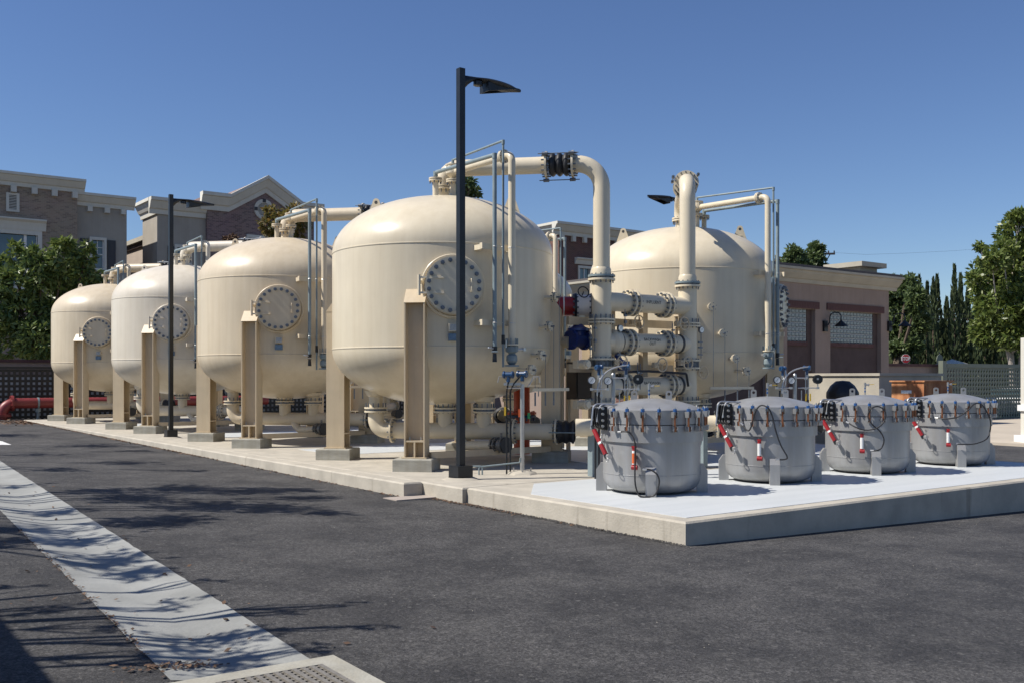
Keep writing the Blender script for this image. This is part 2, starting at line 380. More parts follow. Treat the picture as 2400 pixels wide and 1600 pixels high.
# valley gutter, a shallow vee of concrete set in the asphalt
GD = V((0.0605, 1, 0)).normalized(); GN = V((GD.y, -GD.x, 0))
def gut(y, s, dz):
    p = V((2.03 + 0.0605 * (y - 5.2), y, 0)) + GN * s; p.z = gz(p.x, p.y) + dz; return p
g = MB(); yy = [5.125 + i * 0.6 for i in range(0, 60)]
prof = [(-0.37, 0.004), (-0.18, 0.002), (0.0, 0.0006), (0.18, 0.002), (0.37, 0.004)]
prof = [(-0.385, 0.004), (-0.2, -0.022), (0.0, -0.04), (0.2, -0.022), (0.385, 0.004)]
yy = [5.125 + i * 0.12 for i in range(0, 300)]
vs = [gut(y, s_ + (random.gauss(0, .003) if abs(s_) > .3 else 0), dz) for y in yy for s_, dz in prof]
g.add(vs, [(j * 5 + i, j * 5 + i + 1, j * 5 + 6 + i, j * 5 + 5 + i) for j in range(len(yy) - 1) for i in range(4)])
GUTC = mat('gutter_concrete', (0.27, 0.275, 0.262), 0.88, var=0.2, vs=1.6, bump=0.4, bs=40, vd=10)
g.build('gutter', GUTC, kind='structure')
# short painted line at the far left
a = at(-30, 1035, Z=-0.1); b = at(-30, 1048, Z=-0.1)
g = MB(); q = [at(-60, 1035, Z=-.1), at(-60, 1050, Z=-.1), at(27, 1048, Z=-.1), at(5, 1040, Z=-.1)]
for p in q: p.z = gz(p.x, p.y) + 0.006
g.quad(*q); g.build('painted_marking', WHITE, kind='structure')

# concrete road beyond the yard on the right, soil strip under the trees
g = MB(); g.b2((29.8, -25, -0.9), (50, 24.55, -0.50)); g.build('road', ROADC, kind='structure')
g = MB(); g.b2((-60, 41.6, -0.3), (110, 57, 0.05)); g.build('planted_ground', SOIL, kind='structure')
g = MB(); g.b2((47.5, 25.5, -0.7), (110, 41, -0.55)); g.build('street', ROADC, kind='structure')

# slabs
def slab(name, x0, y0, x1, y1, top=0.0):
    g = MB(); ch = 0.02
    for (a, b, z0, z1) in ((0, 0, -0.9, top - ch), (ch, ch, top - ch, top)): pass
    P = [(x0, y0), (x1, y0), (x1, y1), (x0, y1)]; Q = [(x0 + ch, y0 + ch), (x1 - ch, y0 + ch), (x1 - ch, y1 - ch), (x0 + ch, y1 - ch)]
    vs = [(x, y, -0.9) for x, y in P] + [(x, y, top - ch) for x, y in P] + [(x, y, top) for x, y in Q]
    fs = [(8, 9, 10, 11)]
    for i in range(4):
        j = (i + 1) % 4; fs += [(i, j, 4 + j, 4 + i), (4 + i, 4 + j, 8 + j, 8 + i)]
    g.add(vs, fs); return g.build(name, SLAB, smooth=False, kind='structure')
slab('tank_slab', 7.33, 11.006, 18.7, 38.0)
slab('filter_slab', 7.40, 7.06, 17.35, 10.994)
slab('slab_kerb', 7.02, 12.0, 7.322, 38.0, 0.002)
# white coating on the slabs, sheets 4 mm proud
def coat_sheet(poly, name='slab_coating'):
    g = MB(); n = len(poly); g.add([(x, y, 0.0) for x, y in poly] + [(x, y, 0.005) for x, y in poly], [tuple(range(n, 2 * n))] + [(i, (i + 1) % n, n + (i + 1) % n, n + i) for i in range(n)])
    g.build(name, COAT, smooth=False, kind='structure')
coat_sheet([(7.62, 7.26), (17.15, 7.26), (17.15, 10.85), (8.4, 10.85), (7.62, 9.9)])
coat_sheet([(10.9, 11.25), (18.4, 11.25), (18.4, 16.3), (11.6, 16.3)])
coat_sheet([(8.6, 17.1), (18.2, 17.1), (18.2, 18.9), (8.6, 18.9)])
coat_sheet([(8.6, 23.8), (18.2, 23.8), (18.2, 25.6), (8.6, 25.6)])
coat_sheet([(8.6, 30.5), (18.2, 30.5), (18.2, 32.4), (8.6, 32.4)])
# flat utility lid in the asphalt by the kerb end
g = MB(); p = at(960, 1166, Z=-0.19); g.box((p.x, p.y, gz(p.x, p.y) + 0.004), (0.62, 0.36, 0.03), rz=0.0)
tag(g.build('utility_box', mat('pink_concrete', (0.36, 0.31, 0.27), 0.9, var=0.1, vs=5, bump=.3), None), 'flat pinkish concrete utility box in the asphalt beside the slab', 'utility box')
# drain basin with cast grate at the bottom of the picture
gc = gut(5.08, 0.18, 0)
dr = thing('drain_basin', 'concrete drain collar with a cast metal grate at the end of the gutter', 'drain', (2.02, 4.70, gz(2.0, 4.7)), -0.03)
g = MB()
for a, b in (((-0.50, 0.27), (0.49, 0.40)), ((-0.50, -0.6), (-0.22, 0.2699)), ((0.36, -0.6), (0.49, 0.2699))): g.b2((a[0], a[1], -0.1), (b[0], b[1], 0.016))
g.build('collar', CONCG, dr, smooth=False)
GRM = mat('cast_grate', (0.23, 0.215, 0.19), 0.6, 0.3, var=0.25, vs=10, bump=.3, bs=60)
g = MB(); g.b2((-0.22, -0.6, -0.35), (0.36, 0.27, -0.33)); g.build('pit', BLACKM, dr, smooth=False)
g1 = MB(); g1.box((0, 0, 0), (0.024, 0.86, 0.03)); me = g1.build('grate_bar', GRM, dr, smooth=False, loc=(-0.205, -0.165, 0.004)).data
for i in range(1, 12): link('grate_bar', me, dr, (-0.205 + i * 0.0505, -0.165, 0.004))
g2 = MB(); g2.box((0, 0, 0), (0.58, 0.02, 0.022)); me = g2.build('cross_bar', GRM, dr, smooth=False, loc=(0.07, 0.255, 0.0)).data
for i in range(1, 18): link('cross_bar', me, dr, (0.07, 0.255 - i * 0.048, 0.0))

# ================================================================== TANKS
def hbeam(mb, z0, z1, d=0.33, wd=0.33, t=0.022):
    """H-section standing up; local x = radial, y = tangential; flanges at +-y, web between (normal radial)"""
    for sy in (-1, 1): mb.b2((-d / 2, sy * (wd / 2) - (t if sy > 0 else 0), z0), (d / 2, sy * (wd / 2) + (t if sy < 0 else 0), z1))
    mb.b2((-0.012, -wd / 2 + t, z0), (0.012, wd / 2 - t, z1))

def onpipe(txt, size, r, parent, loc, view):
    """stencil lettering wrapped round a pipe that runs along X; view = angle of the lettering centre from +Z towards -Y"""
    cu = bpy.data.curves.new('lettering', 'FONT'); cu.body = txt; cu.size = size; cu.align_x = 'CENTER'; cu.align_y = 'CENTER'; cu.space_line = 0.95; cu.offset = 0.0008
    o = bpy.data.objects.new('tmp', cu); C.objects.link(o)
    dg = bpy.context.evaluated_depsgraph_get(); me = bpy.data.meshes.new_from_object(o.evaluated_get(dg)); C.objects.unlink(o); bpy.data.objects.remove(o)
    me.name = 'lettering'
    for v in me.vertices:
        th = view - v.co.y / r
        v.co = V((v.co.x, -math.sin(th) * (r + 0.0025), math.cos(th) * (r + 0.0025)))
    me.materials.append(TEXT)
    return link('lettering', me, parent, loc)

TR = 1.93; ZB, ZT, HB, HT = 1.94, 3.58, 0.965, 1.03
def dome_z(r): return ZT + HT * math.sqrt(max(0, 1 - (r / TR) ** 2))
def make_tank(mx, label, loc, group):
    T = thing('storage_tank', label, 'tank', loc, 0, group)
    B = lambda: MB(mx)
    prof = [(TR * math.sin(PI / 2 * i / 24), ZB - HB * math.cos(PI / 2 * i / 24)) for i in range(25)] + [(TR, ZT)] + [(TR * math.cos(PI / 2 * i / 24), ZT + HT * math.sin(PI / 2 * i / 24)) for i in range(1, 25)]
    g = B(); g.sharp = 60; g.lathe(prof, n=112); sh = g.build('shell', CREAM, T)
    for z in (ZB, ZT):
        g = B(); g.lathe([(TR - 0.01, z - 0.017), (TR + 0.006, z - 0.009), (TR + 0.008, z), (TR + 0.006, z + 0.009), (TR - 0.01, z + 0.017)], n=112); g.build('weld_seam', CREAM, T)
    # legs on the diagonals
    for k in range(4):
        an = PI / 4 + k * PI / 2; g = MB(); hbeam(g, 0.215, 2.62)
        g.b2((-0.165, -0.143, 0.45), (0.16, 0.143, 0.475))                               # anchor shelf
        g.b2((0.015, -0.012, 0.216), (0.16, 0.012, 0.449))                               # stiffener
        g.b2((-0.2, -0.2, 0.196), (0.2, 0.2, 0.2149))                                   # base plate
        g.prism([(0.165, 2.62), (0.172, 2.62), (0.01, 2.84), (0, 2.84), (-0.165, 2.84), (-0.165, 2.62)], (0, -0.17, 0), (1, 0, 0), (0, 0, 1), (0, 0.34, 0))
        for sy in (-1, 1):
            g.m = 1; g.cyl((0.09, sy * 0.09, 0.476), (0.09, sy * 0.09, 0.53), 0.012, n=6); g.m = 0
        o = g.build('leg', [LEGP, STEEL], T, smooth=False); o.location = (1.925 * math.cos(an), 1.925 * math.sin(an), 0); o.rotation_euler = (0, 0, an)
    g = B()
    g.bar((-1.2, -1.5, 0.235), (1.2, -1.5, 0.235), 0.08, 0.1); g.build('strut', LEGP, T, smooth=False)
    # manhole
    am = math.radians(28); nrm = V((-math.sin(am), -math.cos(am), 0)); cm = nrm * (TR - 0.10) + V((0, 0, 2.885)); tg = V((0, 0, 1)).cross(nrm)
    g = B(); g.lathe([(0.44, 0.0), (0.505, 0.03), (0.505, 0.145), (0.495, 0.155), (0.47, 0.155), (0.455, 0.12), (0.43, 0.12), (0.43, 0.235), (0.46, 0.236), (0.46, 0.262), (0.40, 0.263)], cm, 56, nrm)
    mh = g.build('manhole', CREAM, T)
    cov = cm + nrm * 0.267
    g = B(); g.cyl(cov + nrm * 0.008, cov + nrm * 0.035, 0.445, n=56); g.m = 1; g.cyl(cov - nrm * 0.003, cov + nrm * 0.0079, 0.435, n=48); g.build('cover', [CREAM, GRAPHITE], mh)
    gb = MB(); gb.cyl((0, 0, 0.0), (0, 0, 0.022), 0.036, n=6); gb.cyl((0, 0, 0.0221), (0, 0, 0.055), 0.021, n=8); bme = None
    q = nrm if mx > 0 else V((-nrm.x, nrm.y, 0)); qt = V((0, 0, 1)).cross(q)
    cq = cov if mx > 0 else V((-cov.x, cov.y, cov.z)); rot = q.to_track_quat('Z', 'Y').to_euler()
    for k in range(20):
        th = 2 * PI * (k + .5) / 20; p = cq + q * 0.036 + (qt * math.cos(th) + V((0, 0, 1)) * math.sin(th)) * 0.395
        if bme is None: o = gb.build('bolt', BOLT, mh); bme = o.data
        else: o = link('bolt', bme, mh)
        o.location = p; o.rotation_euler = rot
    g = B(); hp = cov + tg * -0.54 if mx > 0 else cov + tg * -0.54
    g.cyl(hp + V((0, 0, -0.16)), hp + V((0, 0, 0.16)), 0.024, n=10)
    for dz in (-0.12, 0.12): g.bar(hp + V((0, 0, dz)) - nrm * 0.0, cov + V((0, 0, dz)) + nrm * 0.055 - tg * 0.16, 0.024, 0.03)
    g.bar(hp + V((0, 0, 0.05)), cm - tg * 0.47 + V((0, 0, 0.05)) + nrm * .12, 0.03, 0.05)
    g.build('hinge', CREAM, mh)
    g = B(); hh = cov + tg * 0.27 + nrm * 0.07
    g.pipe([hh - nrm * 0.045 + V((0, 0, 0.1)), hh + V((0, 0, 0.1)), hh - V((0, 0, 0.1)), hh - nrm * 0.045 - V((0, 0, 0.1))], 0.009, 0.02, n=8); g.build('handle', CREAM, mh)
    # name plates
    for dz, mm, hgt, nme in ((2.235, PLATE, 0.13, 'name_plate'), (2.085, PLATEB, 0.11, 'name_plate')):
        c = nrm * (TR + 0.09) + V((0, 0, dz)); g = B()
        M3 = Matrix((tg, nrm, V((0, 0, 1)))).transposed()
        g.box(c - nrm * 0.06, (0.15, 0.12, hgt), M=M3); g.m = 1; g.box(c + nrm * 0.004, (0.12, 0.006, hgt - 0.03), M=M3)
        g.build(nme, [CREAM if mm is PLATE else PLATEB, mm], T, smooth=False)
    # lifting lugs
    for sg in (-1, 1):
        d = V((sg * 0.7071, -sg * 0.7071, 0)) if mx > 0 else V((-sg * 0.7071, -sg * 0.7071, 0)); r = 1.22; zz = dome_z(r); g = B(); t2 = V((-d.y, d.x, 0))
        sh_ = []
        for k in range(9):
            a = PI * k / 8; sh_.append((0.062 * math.cos(a), 0.2 + 0.062 * math.sin(a)))
        outer = [(0.15, -0.06)] + sh_ + [(-0.15, -0.02)]
        nI = 16; inner = [(0.028 * math.cos(2 * PI * k / nI), 0.19 + 0.028 * math.sin(2 * PI * k / nI)) for k in range(nI)]
        g.prism(outer, d * r + V((0, 0, zz)) - t2 * 0.016, d, (0, 0, 1), t2 * 0.032)
        g.box(d * (r + 0.02) + V((0, 0, zz + 0.015)), (0.05, 0.16, 0.05), rz=math.atan2(d.y, d.x))
        g.m = 1
        for s2 in (-1, 1): g.cyl(d * r + V((0, 0, zz + 0.19)) + t2 * s2 * 0.0165, d * r + V((0, 0, zz + 0.19)) + t2 * s2 * 0.0172, 0.03, n=16)
        g.build('lifting_lug', [CREAM, DARKG], T, smooth=False)
    # nozzles and pipes on top
    g = B(); g.cyl((0, 0, 4.55), (0, 0, 4.84), 0.12, n=24); g.flange((0, 0, 4.77), (0, 0, 1), 0.19, 0.03, 12, 0.011, 0, 1, 0.075); g.flange((0, 0, 4.815), (0, 0, 1), 0.19, 0.03, 0); g.m = 1
    g.cyl((0, 0, 4.785), (0, 0, 4.80), 0.165, n=24); g.build('nozzle', [CREAM, BOLT], T)
    # riser line, diagonal to the manifold
    dg2 = V((0.7071, -0.7071, 0)); e = V((1.93, -2.02, 0)); L2 = e.length; dg2 = e.normalized(); zp = 5.13
    je = 1.86; jw = 0.42
    g = B(); g.pipe([(0, 0, 4.84), (0, 0, zp), dg2 * je + V((0, 0, zp))], 0.146, 0.29, n=24, seg=10); g.build('inlet_pipe', CREAM, T)
    g = B(); g.pipe([dg2 * (je + jw) + V((0, 0, zp)), e + V((0, 0, zp)), e + V((0, 0, 3.2))], 0.146, 0.42, n=24, seg=12)
    g.lathe([(0.146, 3.34), (0.165, 3.30), (0.165, 3.2)], e, 24); g.build('downcomer', CREAM, T)
    g = B()
    for s_, ax in ((je, -1), (je + jw, 1)):
        g.flange(dg2 * (s_ - ax * -0.02) + V((0, 0, zp)), dg2, 0.235, 0.035, 14, 0.014, 0, 1, 0.07)
    g.m = 2
    pr = []
    for k in range(25):
        f = k / 24; pr.append((0.16 + 0.045 * abs(math.sin(f * PI * 3)), f * (jw - 0.06) + 0.03))
    g.lathe(pr, dg2 * je + V((0, 0, zp)), 28, dg2)
    g.m = 1
    for k in range(3):
        th = 2 * PI * k / 3 + 0.6; off = (dg2.cross(V((0, 0, 1))) * math.cos(th) + V((0, 0, 1)) * math.sin(th)) * 0.27
        g.cyl(dg2 * (je - 0.14) + off + V((0, 0, zp)), dg2 * (je + jw + 0.14) + off + V((0, 0, zp)), 0.009, n=8)
        for s_ in (je - 0.02, je + jw + 0.02): g.cyl(dg2 * (s_ - .05) + off + V((0, 0, zp)), dg2 * (s_ + .05) + off + V((0, 0, zp)), 0.03, n=10)
    g.build('expansion_joint', [CREAM, BOLT, RUBBER], T)
    # air release line
    N2 = V((-0.36, -0.32, 0)); N3 = V((-0.06, -0.40, 0)); X0 = -0.12; YD = -2.20
    for N, nm in ((N2, 'nozzle'), (N3, 'nozzle')):
        z0 = dome_z(N.length) - 0.05; g = B(); g.cyl((N.x, N.y, z0), (N.x, N.y, 4.84), 0.052, n=16)
        g.flange((N.x, N.y, 4.83), (0, 0, 1), 0.115, 0.024, 8, 0.010, 0, 1, 0.05); g.flange((N.x, N.y, 4.865), (0, 0, 1), 0.115, 0.024, 0); g.m = 1
        g.cyl((N.x, N.y, 4.842), (N.x, N.y, 4.853), 0.09, n=20); g.build(nm, [CREAM, BOLT], T)
    g = B(); p = N3; g.lathe([(0.03, 4.88), (0.05, 4.90), (0.12, 4.97), (0.125, 5.08), (0.115, 5.10), (0.13, 5.11), (0.13, 5.13), (0.02, 5.14)], p, 20)
    for k in range(6): g.cyl(V((p.x, p.y, 5.0)) + V((0.12 * math.cos(k * PI / 3), 0.12 * math.sin(k * PI / 3), 0)), V((p.x, p.y, 5.115)) + V((0.12 * math.cos(k * PI / 3), 0.12 * math.sin(k * PI / 3), 0)), 0.01, n=6)
    g.build('air_valve', CREAM, T)
    g = B(); g.pipe([(N3.x, N3.y - 0.1, 5.0), (X0, YD, 4.98), (X0, YD, 1.98)], 0.058, 0.12, n=18, seg=8)
    g.flange((X0 + 0.002, YD + 0.2, 4.981), (0, 1, 0), 0.11, 0.024, 8, 0.009, 0, 1, 0.04); g.flange((X0 + .003, YD + 0.235, 4.981), (0, 1, 0), 0.11, 0.024, 0)
    g.build('air_release_pipe', [CREAM, BOLT], T)
    g = B(); g.pipe([(N2.x, N2.y, 4.88), (N2.x, N2.y, 4.97), (X0 - 0.32, YD + 0.02, 4.93), (X0 - 0.32, YD + 0.02, 1.93)], 0.034, 0.05, n=14)
    for q_ in ((N2.x, N2.y, 4.955), (X0 - 0.32, YD + 0.02, 4.92)): g.cyl(V(q_) - V((0, 0, 0.05)), V(q_) + V((0, 0, 0.035)), 0.040, n=14)
    g.build('vent_pipe', GREYP, T)
    g = B(); g.pipe([(N3.x, N3.y, 5.13), (N3.x, N3.y, 5.21), (X0 - 0.17, YD + 0.0, 5.17), (X0 - 0.17, YD, 1.62)], 0.019, 0.03, n=12)
    for q_ in ((N3.x, N3.y, 5.19), (X0 - 0.17, YD, 5.15)): g.cyl(V(q_) - V((0, 0, 0.04)), V(q_) + V((0, 0, 0.03)), 0.026, n=12)
    g.build('sampling_pipe', GREYP, T)
    # brackets
    for z in (3.5, 2.31):
        g = B(); g.b2((X0 - 0.55, YD + 0.09, z - 0.045), (X0 + 0.14, YD + 0.102, z + 0.045)); g.b2((X0 - 0.55, YD + 0.03, z - 0.045), (X0 - 0.535, YD + 0.089, z + 0.045))
        for xx in (X0 - 0.45, X0 + 0.07): g.b2((xx - 0.03, YD + 0.103, z - 0.04), (xx + 0.03, -1.82, z + 0.04))
        g.m = 1
        for xx, rr in ((X0, 0.064), (X0 - 0.32, 0.036), (X0 - 0.17, 0.022)):
            g.tube([(xx + rr * math.cos(t), YD + 0.01 - rr * math.sin(t), z) for t in [PI * i / 8 for i in range(9)]], 0.006, 6)
        g.build('pipe_bracket', [CREAM, STEEL], T, smooth=False)
    # valve stack under the air pipe
    g = B(); c = V((X0, YD, 0))
    g.flange(c + V((0, 0, 1.97)), (0, 0, 1), 0.11, 0.022, 8, 0.009, 0, 1, 0.10); g.m = 1
    g.lathe([(0.02, 1.96), (0.075, 1.955), (0.095, 1.94), (0.095, 1.86), (0.07, 1.85), (0.05, 1.83), (0.085, 1.80), (0.09, 1.72), (0.065, 1.68), (0.045, 1.66), (0.115, 1.655), (0.115, 1.63), (0.03, 1.625)], c, 20)
    g.m = 2; g.cyl(c + V((0.08, -0.02, 1.9)), c + V((0.22, -0.05, 1.9)), 0.022, n=10); g.box(c + V((0.2, -0.05, 1.9)), (0.05, 0.05, 0.05))
    g.build('valve', [CREAM, GREYP, STEEL], T)
    g = B(); c = V((X0 - 0.32, YD + 0.02, 0)); g.cyl(c + V((0, 0, 1.94)), c + V((0, 0, 1.84)), 0.042, n=12); g.cyl(c + V((0, 0, 1.835)), c + V((0, 0, 1.70)), 0.03, 0.038, n=12); g.m = 1
    g.cyl(c + V((0, 0, 1.90)), c + V((-0.14, -0.03, 1.92)), 0.014, n=8); g.box(c + V((-0.04, -.05, 1.86)), (0.12, 0.02, 0.02)); g.build('valve', [BLACKM, STEEL], T)
    g = B(); c = V((X0 - 0.17, YD, 0)); g.cyl(c + V((0, 0, 2.12)), c + V((0, 0, 1.98)), 0.028, n=10); g.m = 1; g.box(c + V((0.03, -0.03, 1.98)), (0.02, 0.02, 0.12)); g.build('valve', [BLACKM, STEEL], T)
    # side sampling nozzles
    for k, (ad, z) in enumerate(((30, 2.80), (24, 2.30), (17, 1.82), (10, 1.58))):
        a = math.radians(ad); d = V((math.sin(a), -math.cos(a), 0)); rr = TR if z > ZB else TR * math.sqrt(1 - ((ZB - z) / HB) ** 2)
        g = B(); g.cyl(d * (rr - 0.1) + V((0, 0, z)), d * (TR + 0.19) + V((0, 0, z)), 0.03, n=12)
        g.flange(d * (TR + 0.17) + V((0, 0, z)), d, 0.085, 0.018, 6, 0.010, 0, 1, 0.045); g.flange(d * (TR + 0.205) + V((0, 0, z)), d, 0.085, 0.018, 0)
        g.m = 1; g.cyl(d * (TR + 0.21) + V((0, 0, z)), d * (TR + 0.27) + V((0, 0, z)), 0.017, n=8)
        g.tube([d * (TR + 0.26) + V((0, 0, z)), d * (TR + 0.26) + V((0, 0, 1.25))], 0.005, 6)
        if k: g.cyl(d * (TR + 0.26) + V((0, 0, 1.22)), d * (TR + 0.26) + V((0, 0, 1.0)), 0.014, n=8)
        g.build('sampling_nozzle', [CREAM, BOLT], T)
    g = B(); g.bar((0.3, -2.2, 1.26), (1.25, -1.95, 1.26), 0.03, 0.05); g.build('tubing_rack', CREAM, T, smooth=False)
    # outlet nozzles and collecting pipe below
    zc = 0.54; s0 = -1.12; OFF = V((-0.27, -0.27, 0))
    def dp(s_, z): return dg2 * s_ + OFF + V((0, 0, z))
    g = B(); g.pipe([dp(s0, 0.9), dp(s0, zc), dp(2.0, zc)], 0.14, 0.2, n=24, seg=8)
    for s_ in (0.12, 0.80): g.cyl(dp(s_, zc), dp(s_, 0.86), 0.125, n=20)
    g.prism([(0, 0), (0.16, 0), (0, 0.2)], dp(s0 + 0.02, zc + 0.13) - dg2.cross(V((0, 0, 1))) * 0.01, dg2, (0, 0, 1), dg2.cross(V((0, 0, 1))) * 0.02)
    g.build('collecting_pipe', CREAM, T)
    for s_ in (s0, 0.12, 0.80):
        g = B(); zz = ZB - HB * math.sqrt(1 - (math.hypot(s_, 0.38) / TR) ** 2); g.lathe([(0.20, zz + 0.05), (0.165, zz - 0.03), (0.125, zz - 0.05), (0.125, 0.90)], dp(s_, 0), 24)
        g.flange(dp(s_, 0.93), (0, 0, 1), 0.205, 0.028, 12, 0.011, 0, 1, 0.085); g.flange(dp(s_, 0.868), (0, 0, 1), 0.205, 0.028, 0); g.m = 1; g.cyl(dp(s_, 0.883), dp(s_, 0.915), 0.17, n=24)
        g.build('outlet_nozzle', [CREAM, BOLT], T)
    for s_ in (s0 + 0.3, 1.28, 1.33, 2.05):
        g = B(); g.flange(dp(s_, zc), dg2, 0.215, 0.03, 12, 0.013, 0, 1, 0.05); g.build('flange', [CREAM, BOLT], T)
    g = B(); g.lathe([(0.15, 2.07), (0.20, 2.09), (0.17, 2.16), (0.20, 2.22), (0.16, 2.28), (0.205, 2.34), (0.15, 2.37)], OFF + V((0, 0, zc)), 28, dg2); g.m = 1
    sd2 = dg2.cross(V((0, 0, 1)))
    for a in (-1, 1): g.cyl(dp(1.95, zc) + sd2 * 0.23 * a, dp(2.45, zc) + sd2 * 0.23 * a, 0.01, n=8)
    g.build('rubber_joint', [RUBBER, GREYP], T)
    # drain line
    g = B(); g.pipe([dp(0.35, 0.46) - sd2 * -0.05, dp(0.5, 0.30) + sd2 * 0.1, dp(1.1, 0.34) + sd2 * 0.55], 0.075, 0.12, n=16); g.build('drain_pipe', CREAM, T)
    g = B(); dd = (dp(1.1, 0.34) + sd2 * 0.55 - dp(0.5, 0.30) - sd2 * 0.1).normalized(); q0 = dp(1.1, 0.34) + sd2 * 0.55
    for k, mm in ((0.0, 1), (0.07, 0), (0.24, 0)):
        g.flange(q0 + dd * k, dd, 0.135, 0.022, 8, 0.014, 1, 1, 0.04)
    g.m = 1; g.lathe([(0.08, 0.08), (0.11, 0.13), (0.10, 0.2), (0.08, 0.23)], q0, 18, dd); g.m = 2; g.cyl(q0 + dd * 0.255, q0 + dd * 0.285, 0.13, n=24); g.m = 1; g.cyl(q0 + dd * 0.15, q0 + dd * 0.15 + V((0, 0, 0.2)), 0.02, n=8)
    g.build('drain_valve', [CREAM, mat('bare_valve', (0.20, 0.19, 0.17), 0.5, 0.5) if 'bare_valve' not in bpy.data.materials else bpy.data.materials['bare_valve'], BLACKM], T)
    return T
G1 = 'tall cream vessels in the front row'; G2 = 'tall cream vessels in the back row'
TP = [(9.53, 14.92), (9.43, 21.4), (9.38, 28.2), (9.30, 35.2)]
T1 = make_tank(1, 'largest and nearest cream pressure tank, right behind the tall black lamp post', (9.53, 14.92, 0), G1)
T2 = dup(T1, (9.43, 21.4, 0), 'second cream tank of the front row, left of the nearest one')
T3 = dup(T1, (9.38, 28.2, 0), 'whiter tank of the front row, standing behind the smaller black lamp post')
T4 = dup(T1, (9.30, 35.2, 0), 'farthest tank of the front row, leftmost beside the leafy tree')
swapmat(T3, CREAM, CREAM2); swapmat(T2, CREAM, CREAM3) ; swapmat(T4, CREAM, CREAM3)
T5 = make_tank(-1, 'cream tank on the right of the pipe manifold, with its manhole turned to the right', (15.5, 14.92, 0), G2)
T6 = dup(T5, (15.5, 21.5, 0), 'back row tank peeking out just right of the nearest tank')
T7 = dup(T5, (15.5, 28.3, 0), 'back row tank glimpsed only between the legs of the front tanks')

# concrete pedestals, one under every leg
g = MB(); g.sharp = 20; h = 0.31; c = 0.015
g.add([(-h, -h, 0), (h, -h, 0), (h, h, 0), (-h, h, 0), (-h, -h, .18), (h, -h, .18), (h, h, .18), (-h, h, .18), (-h + c, -h + c, .195), (h - c, -h + c, .195), (h - c, h - c, .195), (-h + c, h - c, .195)],
      [(0, 1, 5, 4), (1, 2, 6, 5), (2, 3, 7, 6), (3, 0, 4, 7), (4, 5, 9, 8), (5, 6, 10, 9), (6, 7, 11, 10), (7, 4, 8, 11), (8, 9, 10, 11)])
pm = None
for o, nm in ((T1, 'nearest cream tank'), (T2, 'second tank from the lamp post'), (T3, 'whiter tank'), (T4, 'leftmost tank'), (T5, 'right hand tank'), (T6, 'partly hidden back row tank'), (T7, 'farthest back row tank')):
    for k, lg in enumerate(('rear right', 'rear left', 'front', 'right')):
        an = PI / 4 + k * PI / 2; p = (o.location.x + 1.925 * math.cos(an), o.location.y + 1.925 * math.sin(an), 0.0)
        if pm is None: q = g.build('concrete_pedestal', CONCG, smooth=False); pm = q.data
        else: q = link('concrete_pedestal', pm)
        q.location = p; q.rotation_euler = (0, 0, an)
        tag(q, 'grey concrete pedestal under the %s leg of the %s' % (lg, nm), 'pedestal', 'concrete pedestals under the tank legs')

